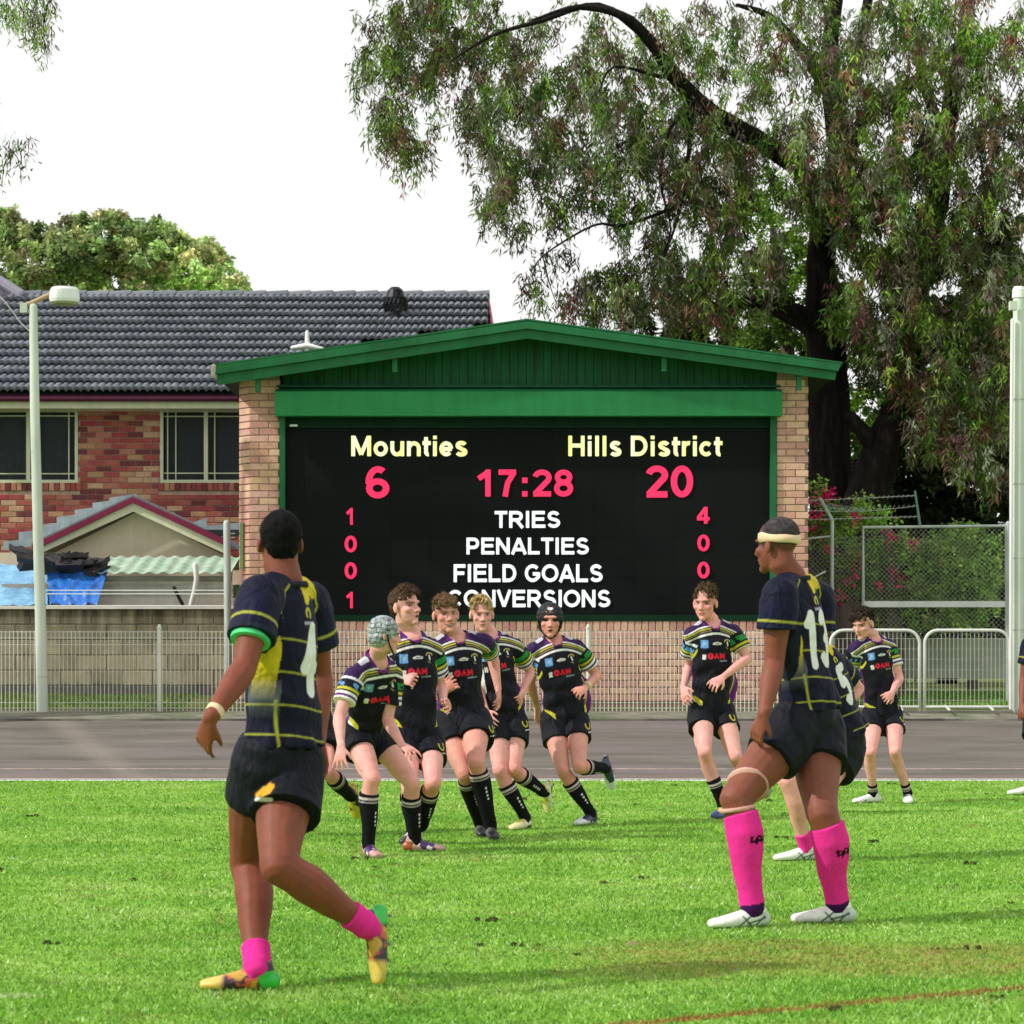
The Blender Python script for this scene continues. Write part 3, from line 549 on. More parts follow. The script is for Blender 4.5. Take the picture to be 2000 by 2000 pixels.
# shed with translucent corrugated roof
DD = 35.0; dx = lambda p: XX(p, DD); dz = lambda p: ZZ(p, DD)
shed = thing("lean_to_shed", (dx(320), DD, .66), "weathered plank shed under a pale green corrugated plastic roof", "shed")
g = Geo(); V = []; N = 150; x0, x1 = dx(188), dx(455)
n = NT("green_plastic", .35, .5); P = n.pos('World'); a = n.noise(P, 7, 6, .7); n.col(n.ramp(a, [(.3, (.28,.50,.32)), (.5, (.52,.74,.56)), (.68, (.80,.88,.80))])); n.b.inputs['Transmission Weight'].default_value = .25; PLAS = n.m
for i in range(N+1):
    x = x0+(x1-x0)*i/N; h = .015*math.cos((x-x0)/.19*2*math.pi); V += [(x, DD-.25, dz(1123)+h+.02), (x, DD+1.0, ZZ(1087, DD+1)+h)]
g.add(V, [(2*i, 2*i+2, 2*i+3, 2*i+1) for i in range(N)]); part("roof_sheet", g, PLAS, shed, smooth=True)
PLK = simple("old_planks", (.55,.57,.51), .9, .3, 3, .5, 30, stretch=(.4,1,5))
for i in range(3): z0 = 1125+i*14; g = Geo(); g.box(dx(185), dx(455), DD-.01+.003*i, DD+.03, dz(z0+13), dz(z0)); part("plank", g, PLK, shed)
g = Geo(); g.box(dx(188), dx(455), DD-.06, DD-.012, dz(1133), dz(1125)); part("gutter", g, simple("shed_gutter", (.30,.31,.28), .6), shed)
g = Geo(); g.box(dx(185), dx(455), DD-.005, DD+.4, .66, dz(1167)); part("lower_wall", g, simple("shed_base", (.72,.68,.62), .9, .12), shed)
g = Geo(); g.tube([W(381,1104,DD-.35), W(384,1130,DD-.35), W(381,1150,DD-.3), W(373,1182,DD-.3)], [.035]*4, n=8); part("downpipe", g, WHT, shed, smooth=True)
g = Geo(); g.box(dx(0), dx(186), DD+.1, DD+.5, .66, dz(1140)); part("side_wall", g, simple("shed_side", (.35,.33,.3), .9), shed)
o = part("plank", Geo().tube([W(340,1148,DD-.3), W(357,1182,DD-.3)], [.025,.025], n=6), simple("black_plank", (.015,.015,.015), .8), loc=tuple(W(357,1182,DD-.3)))
tag(o, "short black plank leaning against the weathered shed", "plank")
# tarpaulins and stacked old roof tiles
def tarp(name, p, m, label, nx=26, nz=12, amp=.06, seed=3):
    (a, b, c, d) = p; r = np.random.default_rng(seed); V = []; Fc = []
    for j in range(nz+1):
        for i in range(nx+1):
            u, v = i/nx, j/nz; q = (a*(1-u)+b*u)*(1-v)+(d*(1-u)+c*u)*v
            h = amp*(math.sin(u*17+2*math.sin(v*5))+.5*math.sin(v*23+u*9)+.6*math.sin((u*1.3+v)*31)); V.append((q[0], q[1]-abs(h)*.6, q[2]+h*.25))
    for j in range(nz):
        for i in range(nx): k = j*(nx+1)+i; Fc.append((k, k+1, k+nx+2, k+nx+1))
    g = Geo(); g.add(V, Fc); V2 = [(x, y+.012, z) for x, y, z in V]; g.add(V2, [f[::-1] for f in Fc]); o = part(name, g, m, smooth=True, loc=tuple(a)); tag(o, label, "tarpaulin"); return o
n = NT("blue_tarp", .38, .5); P = n.pos('World'); a = n.noise(P, 6, 5, .6); n.col(n.ramp(a, [(.3, (.012,.09,.40)), (.6, (.03,.19,.62))])); n.bump(n.noise(P, 14, 4), .5, .03); BT = n.m
n = NT("pale_blue_tarp", .55, .4); P = n.pos('World'); a = n.noise(n.map(P, (1,1,3)), 5, 6, .7); n.col(n.ramp(a, [(.3, (.12,.30,.50)), (.6, (.25,.50,.72))])); n.bump(n.noise(P, 20, 4), .6, .03)
tarp("tarpaulin", (W(98,1181,34.3), W(190,1181,34.3), W(210,1117,34.9), W(92,1117,34.9)), BT, "deep blue tarpaulin wrapped over a stack beside the lamp pole", seed=1)
tarp("tarpaulin", (W(-40,1183,34.4), W(94,1181,34.4), W(90,1112,36.0), W(-40,1096,36.2)), n.m, "pale faded blue tarpaulin spread over a low roof at the left", amp=.03, seed=2)
OT = simple("old_roof_tile", (.045,.04,.045), .8, .5, 6, .5)
tme2 = mesh_of("old_tile", Geo().prism([(-.17,0),(.17,.02),(.19,.10),(.10,.075),(0,.10),(-.1,.06),(-.2,.08)], -.14, .14))
for i in range(24):
    px = random.uniform(0, 188) if i > 6 else random.uniform(100, 185); py = 1078+(px/188)*26+random.uniform(-10, 12); D = 35.0+random.uniform(-.25,.4)
    o = put("old_roof_tile", tme2, OT, None, W(px, py, D)-Vector((0,0,.05))); o.rotation_euler = (random.uniform(-.5,.5), random.uniform(-.3,.3), random.uniform(-.8,.8))
    tag(o, "old dark roof tile in the heap above the blue tarpaulins", "roof tile", "old roof tiles heaped above the tarpaulins")
# ---------------------------------------------------------------- block wall on the left
BD = 33.5; bx = lambda p: XX(p, BD); bz = lambda p: ZZ(p, BD)
bw = thing("block_wall", (bx(220), BD, .66), "stained grey concrete block wall behind the mesh fence", "wall")
n = NT("stained_block", .95, .15); P = n.pos('World'); sx = n.n('SeparateXYZ'); n.l(P, sx.inputs[0]); r = n.n('ObjectInfo').outputs['Random']
a = n.noise(n.map(P, (1,1,.6)), 3, 7, .7); c = n.ramp(a, [(.28, (.20,.17,.11)), (.5, (.34,.30,.20)), (.72, (.46,.42,.31))]); c = n.mix(1., c, n.ramp(r, [(0,(.85,)*3),(1,(1.12,)*3)]), 'MULTIPLY')
drip = n.noise(n.map(P, (5,1,.35)), 1.6, 5, .6); top = n.n('MapRange'); n.l(sx.outputs[2], top.inputs[0]); top.inputs[1].default_value = bz(1275); top.inputs[2].default_value = bz(1190)
st = n.math('MULTIPLY', top.outputs[0], n.ramp(drip, [(.35, (.35,)*3), (.6, (1,)*3)])); c = n.mix(n.math('MULTIPLY', st, .95), c, (.04,.032,.02)); c = n.mix(n.math('MULTIPLY', n.band(n.math('ADD', sx.outputs[2], n.math('MULTIPLY', a, .12)), .2, .96, .03), .8), c, (.07,.07,.085)); n.col(c); n.bump(n.noise(P, 40, 5, .7), .6, .015); BLK = n.m
core = Geo().box(bx(-60), bx(470), BD+.012, BD+.2, .6, bz(1190)); part("mortar", core, simple("grey_mortar", (.25,.22,.17), .95, .3), bw)
me_b, _ = brick_mesh("block", .39, .18, .19, .008); z = bz(1190); r = 0
while z > .62:
    x = bx(-60)-(.2 if r % 2 else 0)
    while x < bx(468)-.2: o = put("block", me_b, BLK, bw, Vector((x+.2, BD+random.uniform(-.003,.003), z-.1))-wloc(bw)); x += .40
    z -= .20; r += 1
g = Geo().box(bx(-60), bx(472), BD-.04, BD+.24, bz(1189.5), bz(1183)); part("coping", g, simple("pale_coping", (.66,.64,.58), .8, .1), bw)
# ---------------------------------------------------------------- lamp posts and other posts
GALV = simple("galvanised_steel", (.42,.47,.44), .5, .18, 6, .15, 30, stretch=(1,1,.4), spec=.5, metal=.0); WPNT = simple("pale_pole_paint", srgb(196,206,192), .5, .1, 4, .1, 30, stretch=(1,1,.3))
PD = 30.95
lp = thing("lamp_post", tuple(W(83, 1390, PD)), "tall pale lamp post with white drum light standing left by the kerb", "lamp post")
g = Geo(); g.tube([W(83,1394,PD), W(79,1200,PD), W(73,1000,PD), W(68,800,PD), W(65,600,PD)], [.071,.068,.062,.058,.050], n=14); part("pole", g, WPNT, lp, smooth=True)
for py, px in ((1322,82),(1090,76),(882,69),(780,68)): g = Geo(); g.tube([W(px-.3,py+1,PD), W(px-.3,py-1,PD)], [.073-(1390-py)*.00003]*2, n=14, caps=(0,0)); part("pole_band", g, GALV, lp)
g = Geo(); g.tube([W(47,598,PD), W(70,588,PD), W(98,575,PD)], [.03]*3, n=8); part("bracket_arm", g, simple("rusty_arm", (.45,.30,.19), .7, .2), lp)
g = Geo(); g.box(*[q for q in (XX(40,PD), XX(54,PD), PD-.04, PD+.04, ZZ(611,PD), ZZ(592,PD))]); part("junction_box", g, WPNT, lp)
c0 = W(126, 577, PD); g = Geo(); g.tube([c0+Vector((0,0,-.085)), c0+Vector((0,0,-.05)), c0+Vector((0,0,.06)), c0+Vector((0,0,.095))], [(.175,.175),(.185,.185),(.175,.175),(.15,.15)], n=20, caps=(0,0)); part("lamp_housing", g, WHT, lp, smooth=False)
g = Geo(); g.tube([c0+Vector((0,0,-.11)), c0+Vector((0,0,-.086))], [.15,.17], n=20, caps=(0,0)); part("lamp_lens", g, simple("lens_olive", (.35,.42,.2), .2, spec=.6), lp)
o = part("overhead_cable", Geo().tube([W(-20,560,PD), W(12,592,PD), W(40,630,PD), W(66,655,PD)], [.008]*4, n=5), simple("pale_cable", (.5,.5,.5), .6), lp)
rp = thing("floodlight_pole", tuple(W(1985, 1380, 30.7)), "thick pale steel pole at the right edge with a cable running up it", "pole")
g = Geo(); g.tube([W(1989,1384,30.7), W(1989,1000,30.7), W(1990,580,30.7)], [.074,.072,.070], n=16); part("pole", g, WPNT, rp, smooth=True)
g = Geo(); g.tube([W(1990,582,30.7), W(1990,566,30.7), W(1990,560,30.7)], [.082,.078,.06], n=14, caps=(0,0)); part("pole_cap", g, WHT, rp)
g = Geo(); g.tube([W(1974,1384,30.62), W(1975,900,30.62), W(1977,625,30.62)], [.02]*3, n=8); part("conduit", g, WHT, rp, smooth=True)
g = Geo(); g.box(XX(1970,30.6), XX(1984,30.6), 30.5, 30.6, ZZ(607,30.6), ZZ(590,30.6)); part("junction_box", g, WPNT, rp)
for py in (780, 945, 1090, 1230): g = Geo(); g.tube([W(1989,py+1.5,30.7), W(1989,py-1.5,30.7)], [.077]*2, n=16, caps=(0,0)); part("pole_band", g, GALV, rp)
sp = thing("steel_post", tuple(W(445, 1330, 32.2)), "grey steel post with cross bars rising beside the left brick pier", "post")
g = Geo(); g.tube([W(446,1352,32.2), W(443,1022,32.2)], [.045,.045], n=10); g.tube([W(443,1042,32.2), W(458,1042,32.2)], [.012]*2, n=6); g.tube([W(443,1050,32.2), W(458,1050,32.2)], [.012]*2, n=6); part("post", g, GALV, sp, smooth=True)
for py in (1183, 1160, 1153): g = Geo(); g.tube([W(92,py,32.6), W(443,py,32.2)], [.006]*2, n=5); part("wire", g, WHT, sp)
# ---------------------------------------------------------------- mesh fence
FD = 31.0; fx = lambda p: XX(p, FD); fz = lambda p: ZZ(p, FD)
fen = thing("mesh_fence", (fx(700), FD, .6), "pale welded mesh fence along the top of the banked track", "fence")
FP = simple("fence_cream", (.62,.63,.55), .5, .1, 5, .1)
for px in (-108, 311, 730, 1149, 1568):
    g = Geo(); g.tube([(fx(px), FD, .58), (fx(px), FD, fz(1226))], [.028]*2, n=10); g.tube([(fx(px), FD, fz(1226)), (fx(px), FD, fz(1222))], [.034,.02], n=10); part("fence_post", g, FP, fen, smooth=True)
for py in (1234, 1246, 1259, 1372, 1383):
    g = Geo(); g.box(fx(-110), fx(1620), FD-.004, FD+.004, fz(py)-.004, fz(py)+.004); part("fence_rail", g, FP, fen)
g = Geo(); x = fx(-110)
while x < fx(1620): r = .0048; g.add([(x-r,FD-.008,.60),(x+r,FD-.008,.60),(x,FD-.015,.60),(x-r,FD-.008,fz(1232)),(x+r,FD-.008,fz(1232)),(x,FD-.015,fz(1232))], [(0,3,5,2),(2,5,4,1),(1,4,3,0),(3,4,5)]); x += .05
part("fence_rod", g, FP, fen)['kind'] = 'stuff'
# ---------------------------------------------------------------- crowd barriers
BRM = simple("barrier_white", (.62,.64,.58), .4, .08, 5, .05, spec=.5)
def barrier(a, b, label, D=30.75):
    root = thing("crowd_barrier", (XX(a,D), D, .56), label, "barrier", "crowd barriers beside the gate")
    x0, x1, z0, z1 = XX(a,D), XX(b,D), ZZ(1384,D), ZZ(1231,D); r = .10; g = Geo(); pts = [(x0, D, z0-.03), (x0, D, z1-.28)]
    for k in range(7): t = k/6*math.pi/2; pts.append((x0+.16*(1-math.cos(t)), D, z1-.16*(1-math.sin(t))))
    for k in range(7): t = k/6*math.pi/2; pts.append((x1-.16*(1-math.sin(t)), D, z1-.16*(1-math.cos(t))))
    pts += [(x1, D, z1-.28), (x1, D, z0-.03)]; g.tube(pts, [.02]*len(pts), side=Vector((0,1,0)), n=8, caps=(0,0)); part("frame", g, BRM, root, smooth=True)
    for zz in (z0+.02,): g = Geo(); g.tube([(x0, D, zz), (x1, D, zz)], [.018]*2, n=8); part("rail", g, BRM, root, smooth=True)
    g = Geo(); x = x0+.05
    while x < x1-.03: g.box(x-.0035, x+.0035, D-.004, D+.004, z0+.02, z1-.02 if x0+.15 < x < x1-.15 else z1-.10); x += .05
    for zz in np.linspace(z0+.1, z1-.1, 7): g.box(x0, x1, D+.005, D+.011, zz-.003, zz+.003)
    part("infill_rod", g, simple("barrier_rod", (.42,.44,.38), .5), root)['kind'] = 'stuff'
    for x in (x0+.25, x1-.25): g = Geo(); g.tube([(x, D-.28, z0-.01), (x, D, z0+.03), (x, D+.28, z0+.02)], [.016]*3, n=6); part("foot", g, BRM, root)
barrier(1622, 1796, "crowd barrier behind the boy at the right, nearest the scoreboard"); barrier(1806, 1972, "crowd barrier between the boy at the right and the thick pole")
# ---------------------------------------------------------------- chain link gate and fence
CD = 32.4; cx_ = lambda p: XX(p, CD); cz_ = lambda p: ZZ(p, CD)
def chain(a, b, t, u, D, pitch=.062, r=.0028):
    """crossing wires of a chain link panel between pixel columns a..b and rows t..u"""
    x0, x1, z0, z1 = XX(a,D), XX(b,D), ZZ(u,D), ZZ(t,D); g = Geo(); H = z1-z0
    for sgn in (1, -1):
        c = -H if sgn > 0 else 0
        while c < (x1-x0)+(0 if sgn > 0 else H):
            p0, p1 = (x0+c, z0), (x0+c+sgn*H, z1)
            def at(x): s_ = (x-p0[0])/(p1[0]-p0[0]); return (x, p0[1]+s_*(p1[1]-p0[1]))
            q = sorted([p0, p1]); lo = at(max(q[0][0], x0)); hi = at(min(q[1][0], x1))
            if hi[0]-lo[0] > .02:
                dy = .003*sgn; V = [(lo[0], D+dy-r, lo[1]), (lo[0], D+dy+r, lo[1]-r), (lo[0], D+dy+r, lo[1]+r), (hi[0], D+dy-r, hi[1]), (hi[0], D+dy+r, hi[1]-r), (hi[0], D+dy+r, hi[1]+r)]
                g.add(V, [(0,3,4,1),(1,4,5,2),(2,5,3,0)])
            c += pitch
    return g
WIRE = simple("chain_wire", (.40,.42,.38), .5, .2, 9, 0, spec=.5)
gate = thing("chain_link_gate", (cx_(1825), CD, .65), "galvanised chain link gate with a wide middle bar, right of the scoreboard", "gate")
for nm, pts in (("gate_frame", [(1686,1228),(1686,1030),(1964,1027),(1966,1232)]),): g = Geo(); g.tube([W(p,q,CD) for p,q in pts], [.022]*4, side=Vector((0,1,0)), n=8); part(nm, g, GALV, gate)
g = Geo(); g.box(cx_(1688), cx_(1963), CD-.02, CD+.02, cz_(1186), cz_(1174)); part("middle_bar", g, simple("bar_galv", (.62,.64,.62), .5, .1), gate)
part("chain_mesh", chain(1688, 1963, 1031, 1173, CD), WIRE, gate)['kind'] = 'stuff'; part("chain_mesh", chain(1688, 1963, 1187, 1245, CD), WIRE, gate)['kind'] = 'stuff'
for px in (1969, 2010): g = Geo(); g.tube([W(px,1380,CD), W(px,1022,CD)], [.03]*2, n=8); part("gate_post", g, GALV, gate, smooth=True)
cf = thing("barbed_wire_fence", (cx_(1625), CD+.1, .65), "old chain link fence with cranked post and barbed wire beside the brick pier", "fence")
g = Geo(); g.tube([W(1625,1370,CD), W(1625,1015,CD), W(1602,975,CD)], [.024]*3, n=8); part("fence_post", g, GALV, cf, smooth=True)
g = Geo(); g.tube([W(1797,1028,CD), W(1787,960,CD)], [.018,.014], n=6); part("cranked_arm", g, simple("green_arm", (.12,.25,.18), .6), cf)
g = Geo(); g.tube([W(1578,1052,CD), W(1625,1047,CD)], [.014]*2, n=6); part("top_rail", g, GALV, cf)
g = Geo(); g.tube([W(1585,1130,CD-.3), W(1612,1116,CD-.3)], [.008]*2, n=6); part("stay_rod", g, WHT, cf)
part("chain_mesh", chain(1580, 1684, 1047, 1175, CD+.05), WIRE, cf)['kind'] = 'stuff'
for k, (a, b) in enumerate((((1578,978),(1788,968)), ((1578,997),(1790,988)), ((1578,1015),(1793,1009)), ((1602,985),(1690,995)))):
    pts = [W(a[0]+(b[0]-a[0])*t, a[1]+(b[1]-a[1])*t+6*math.sin(t*math.pi)*(k % 2), CD-.05) for t in np.linspace(0,1,9)]; g = Geo(); g.tube(pts, [.0035]*9, n=4)
    for t in np.linspace(.03,.97,22): q = pts[0].lerp(pts[-1], t); g.tube([q+Vector((-.012,0,-.02)), q+Vector((.012,0,.02))], [.0025]*2, n=4, caps=(0,0))
    part("barbed_wire", g, GALV, cf)
tf = thing("timber_fence", (cx_(1650), 32.9, .65), "short dark weathered paling fence low behind the chain link", "fence"); TM = simple("dark_timber", (.13,.10,.085), .9, .4, 5, .5, 30, stretch=(1,1,.2))
x = XX(1575, 32.9)
while x < XX(1690, 32.9): g = Geo(); g.box(x, x+.082, 32.9+random.uniform(-.006,.006), 32.93, .6, ZZ(1176+random.uniform(-1.5,1.5), 32.9)); part("paling", g, TM, tf); x += .086
cb = part("concrete_barrier", Geo().prism([(XX(1560,33.9), ZZ(1325,33.9)), (XX(2040,33.9), ZZ(1325,33.9)), (XX(2040,33.9), ZZ(1246,33.9)), (XX(1560,33.9), ZZ(1246,33.9))], 33.9, 34.05), simple("pale_green_concrete", (.38,.42,.33), .85, .14, 3, .3, 40), loc=(XX(1860,33.9), 33.9, .7)); tag(cb, "long pale green concrete panel behind the crowd barriers", "wall")
g = Geo()
for px in (1600, 1760, 1900, 2030): g.box(XX(px,33.95)-.06, XX(px,33.95)+.06, 33.92, 34.03, .6, ZZ(1326,33.95))
part("support_leg", Geo().add([(a-cb.location[0]*0, b, c) for a,b,c in g.v], g.f), TM, cb)['kind'] = 'stuff'
# ---------------------------------------------------------------- trees
BARK = NT("dark_bark", .95, .15); P = BARK.pos('World'); a = BARK.noise(BARK.map(P, (6,6,.8)), 2.2, 7, .7); BARK.col(BARK.ramp(a, [(.3, (.005,.004,.004)), (.55, (.018,.014,.013)), (.75, (.05,.04,.033))])); BARK.bump(a, 1., .06); BARK = BARK.m
BARK2 = simple("grey_bark", (.12,.10,.075), .95, .4, 4, .6, 20, stretch=(3,3,1))
def leaf_mat(name, stops, trans=.36, rough=.5):
    n = NT(name, rough+.1, .14); at = n.n('Attribute', attribute_name='Col'); r = n.n('NewGeometry').outputs['Random Per Island']
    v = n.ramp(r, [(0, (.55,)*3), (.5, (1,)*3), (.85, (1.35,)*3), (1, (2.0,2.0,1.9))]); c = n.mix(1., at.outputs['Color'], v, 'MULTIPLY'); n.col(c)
    tr = n.n('BsdfTranslucent'); n.l(c, tr.inputs[0]); ms = n.n('MixShader'); ms.inputs[0].default_value = trans
    n.l(n.b.outputs[0], ms.inputs[1]); n.l(tr.outputs[0], ms.inputs[2]); n.l(ms.outputs[0], n.t.nodes['Material Output'].inputs[0]); return n.m
LEAF = leaf_mat("leaf", None)
def leaves_mesh(name, base, dirv, width, length, col):
    """two-triangle lance shaped leaves: base points, directions, half widths, lengths, colours"""
    N = len(base); dirv = dirv/np.linalg.norm(dirv, axis=1, keepdims=True); sv = np.cross(dirv, RNG.normal(size=(N,3))); sv /= np.linalg.norm(sv, axis=1, keepdims=True)+1e-9
    V = np.zeros((N,4,3)); V[:,0] = base; V[:,1] = base+dirv*length[:,None]*.45+sv*width[:,None]; V[:,2] = base+dirv*length[:,None]; V[:,3] = base+dirv*length[:,None]*.45-sv*width[:,None]
    me = tri_mesh(name, V.reshape(-1,3), N, 4); vcol(me, np.repeat(col, 4, 0)); return me
def sprays(starts, cols, nl=(22,40), L=(.22,.68), leaf=(.10,.17), w=(.007,.013), droop=.85, spread=.7):
    """drooping twigs hung with leaves"""
    Bs, Ds, Ws, Ls, Cs = [], [], [], [], []; tw = Geo()
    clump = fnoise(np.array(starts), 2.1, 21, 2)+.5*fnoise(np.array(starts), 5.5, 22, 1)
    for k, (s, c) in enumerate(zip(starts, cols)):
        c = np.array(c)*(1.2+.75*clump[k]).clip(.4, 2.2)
        n = random.randint(*nl); l = random.uniform(*L); a = random.uniform(0, 6.283); out = np.array([math.cos(a), math.sin(a), 0])*spread*l*random.uniform(.3, 1)
        t = np.sort(RNG.uniform(0, 1, n)); P_ = s+out*t[:,None]*(1-.35*t[:,None])+np.array([0,0,-1])*(droop*l*(t**1.6))[:,None]+np.array([0,0,.12*l])*(np.sin(t*3.1))[:,None]
        P_ += RNG.normal(0, .035+.02*l, (n,3)); d = np.stack([RNG.normal(0,.55,n), RNG.normal(0,.55,n), -np.ones(n)*droop+RNG.normal(0,.35,n)], 1)+out*.4
        Bs.append(P_); Ds.append(d); Ws.append(RNG.uniform(*w, n)); Ls.append(RNG.uniform(*leaf, n)); Cs.append(np.array(c)*(1+RNG.normal(0,.14,(n,1))).clip(.5,1.6))
        if k % 2 == 0: tw.tube([s, s+out*.5*.8+np.array([0,0,.02-.33*l*droop]), s+out*.65+np.array([0,0,-l*droop])], [.009,.006,.003], n=3, caps=(0,0))
    return np.concatenate(Bs), np.concatenate(Ds), np.concatenate(Ws), np.concatenate(Ls), np.concatenate(Cs), tw
EUC = [(.10,.19,.025), (.08,.16,.025), (.15,.22,.035), (.12,.10,.055), (.17,.27,.035), (.05,.085,.025), (.14,.11,.09), (.19,.24,.10), (.22,.25,.17)]
RED = [(.17,.06,.05), (.13,.06,.07), (.20,.12,.07)]
BRI = [(.10,.20,.02), (.13,.24,.025), (.08,.15,.02)]
HOLE = .33
def blob(cx, cy, rx, ry, n, D, dd, pal=EUC, redp=.11):
    st, co = [], []; ph = random.random()*9
    for i in range(n):
        a = random.uniform(0, 6.283); r = random.random()**.5
        px, py = cx+rx*r*math.cos(a), cy+ry*r*math.sin(a)
        # leave ragged holes
        if math.sin(px*.035+ph)*math.sin(py*.041+1.7*ph)+.5*math.sin(px*.083+py*.06+ph) > HOLE: continue
        d = D+random.uniform(-dd, dd)*math.sqrt(max(.05, 1-r*r)); st.append(np.array(W(px, py, d)))
        co.append(random.choice(RED) if random.random() < redp else random.choice(pal))
    return st, co
TD_ = 41.0
def tree(name, loc, label, group=None): return thing(name, loc, label, "tree", group)
def limb(g, pts, r, n=10):
    """pixel path with depths -> curved tapering limb"""
    P_ = [W(*p) for p in pts]; Q = []; R_ = []
    for i in range(len(P_)-1):
        for k in range(4):
            t = k/4; p0 = P_[max(i-1,0)]; p1 = P_[i]; p2 = P_[i+1]; p3 = P_[min(i+2,len(P_)-1)]
            Q.append(.5*((2*p1)+(p2-p0)*t+(2*p0-5*p1+4*p2-p3)*t*t+(3*p1-p0-3*p2+p3)*t**3)+Vector((random.uniform(-.02,.02),)*3)*min(1, r[i]*4)); R_.append((r[i]*(1-t)+r[i+1]*t)*random.uniform(.93,1.07))
    Q.append(P_[-1]); R_.append(r[-1]); g.tube(Q, R_, n=n)
T = TD_
euc = tree("eucalyptus_tree", (XX(1625,T), T, .7), "tall dark trunked eucalyptus with drooping leaves right of the scoreboard, arching over its roof")
g = Geo()
limb(g, [(1632,1400,T),(1628,1100,T),(1622,900,T),(1618,760,T),(1612,620,T),(1605,480,T),(1640,300,T),(1620,120,T),(1640,-60,T)], [.50,.42,.36,.33,.30,.24,.20,.15,.10], 14)
part("trunk", g, BARK, euc, smooth=True)
for pts, r in (([(1610,500,T),(1585,360,T-.3),(1500,285,T-1),(1400,228,T-1.6),(1330,165,T-2),(1270,80,T-2.2),(1215,30,T-2.4),(1130,14,T-2.6),(1040,40,T-2.8)], [.19,.165,.15,.15,.13,.10,.07,.045,.02]),
    ([(1610,660,T),(1560,610,T-.4),(1480,590,T-.8),(1400,600,T-1.2),(1330,560,T-1.4)], [.18,.14,.11,.08,.04]),
    ([(1620,700,T),(1570,640,T+.4),(1500,600,T+.8),(1465,540,T+1),(1440,500,T+1)], [.12,.09,.06,.04,.02]),
    ([(1640,330,T),(1700,220,T+.5),(1800,150,T+1),(1900,60,T+1)], [.16,.13,.10,.05]), ([(1620,180,T),(1560,90,T-.5),(1500,30,T-1),(1440,10,T-1)], [.12,.09,.06,.03]), ([(1640,200,T),(1680,90,T),(1700,-30,T)], [.12,.10,.07]),
    ([(1350,200,T-1.7),(1345,300,T-2),(1325,420,T-2.2),(1290,520,T-2.3)], [.05,.035,.025,.012]), ([(1310,140,T-2),(1290,150,T-2.2),(1200,130,T-2.6),(1170,180,T-2.7)], [.05,.035,.02,.01]), ([(1260,70,T-2.2),(1170,10,T-2.4),(1060,40,T-2.8),(960,70,T-3),(880,120,T-3.1)], [.07,.05,.035,.025,.012]),
    ([(1360,210,T-1.7),(1310,250,T-2),(1290,350,T-2.3),(1310,450,T-2.3),(1280,520,T-2.4)], [.04,.03,.02,.016,.008]), ([(1330,400,T-2),(1220,440,T-2.4),(1160,440,T-2.5),(1060,500,T-2.6),(1040,540,T-2.6)], [.03,.025,.018,.012,.006]), ([(1060,500,T-2.6),(1075,560,T-2.6),(1090,600,T-2.6)], [.012,.008,.005])):
    g = Geo(); limb(g, pts, r, 8); part("limb", g, BARK, euc, smooth=True)
st, co = [], []
for cx, cy, rx, ry, n_ in [(790,70,105,95,95),(740,175,60,85,38),(800,220,60,90,44),(780,300,35,50,12),(880,60,110,80,80),(930,150,90,90,62),(1010,230,105,110,95),(960,330,55,95,40),(1030,400,85,75,46),(1090,130,120,120,80),(1150,240,110,120,95),(1120,340,90,90,50),(1200,330,80,110,60),(1240,120,110,100,60),(1300,270,90,120,80),(1230,430,60,80,22),(1360,310,90,100,90),(1340,90,110,90,55),(1430,200,90,110,60),(1420,360,70,80,60),(1480,90,110,90,46),(1560,200,90,120,70),(1480,330,60,60,30),(1590,60,100,80,60),(1580,330,80,90,80),
        (1090,560,75,60,26),(1180,590,90,50,50),(1270,560,100,75,80),(1350,480,80,90,70),(1380,590,90,60,80),(1460,520,80,90,70)]:
    s_, c_ = blob(cx, cy-14, rx, ry, int(n_*(1.75 if cx < 1400 else 1.6)), T-1.3, 1.9); st += s_; co += c_
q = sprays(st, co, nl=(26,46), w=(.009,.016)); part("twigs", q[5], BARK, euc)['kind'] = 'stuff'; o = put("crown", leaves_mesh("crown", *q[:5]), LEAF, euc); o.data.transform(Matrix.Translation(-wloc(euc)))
T2 = 40.2
e2 = tree("eucalyptus_tree", (XX(1690,T2), T2, .7), "leaning forked eucalyptus with dense weeping foliage filling the right side behind the gate")
g = Geo(); limb(g, [(1670,1400,T2),(1672,1100,T2),(1690,980,T2),(1720,890,T2),(1745,820,T2),(1770,720,T2+.2),(1790,560,T2+.4),(1830,400,T2+.6),(1850,250,T2+.8),(1880,90,T2+1),(1900,-40,T2+1)], [.46,.42,.36,.30,.26,.22,.20,.18,.15,.12,.08], 14); part("trunk", g, BARK, e2, smooth=True)
for pts, r in (([(1722,890,T2),(1690,850,T2-.2),(1662,815,T2-.2)], [.16,.13,.10]), ([(1790,560,T2+.4),(1860,520,T2),(1950,460,T2-.4)], [.12,.09,.05]), ([(1760,760,T2),(1850,760,T2-.2),(1960,700,T2-.4)], [.10,.07,.04]), ([(1780,600,T2),(1750,450,T2-.4),(1690,330,T2-.6)], [.10,.07,.03]), ([(1850,280,T2+.7),(1800,150,T2),(1790,20,T2)], [.10,.07,.04])):
    g = Geo(); limb(g, pts, r, 8); part("limb", g, BARK, e2, smooth=True)
st, co = [], []
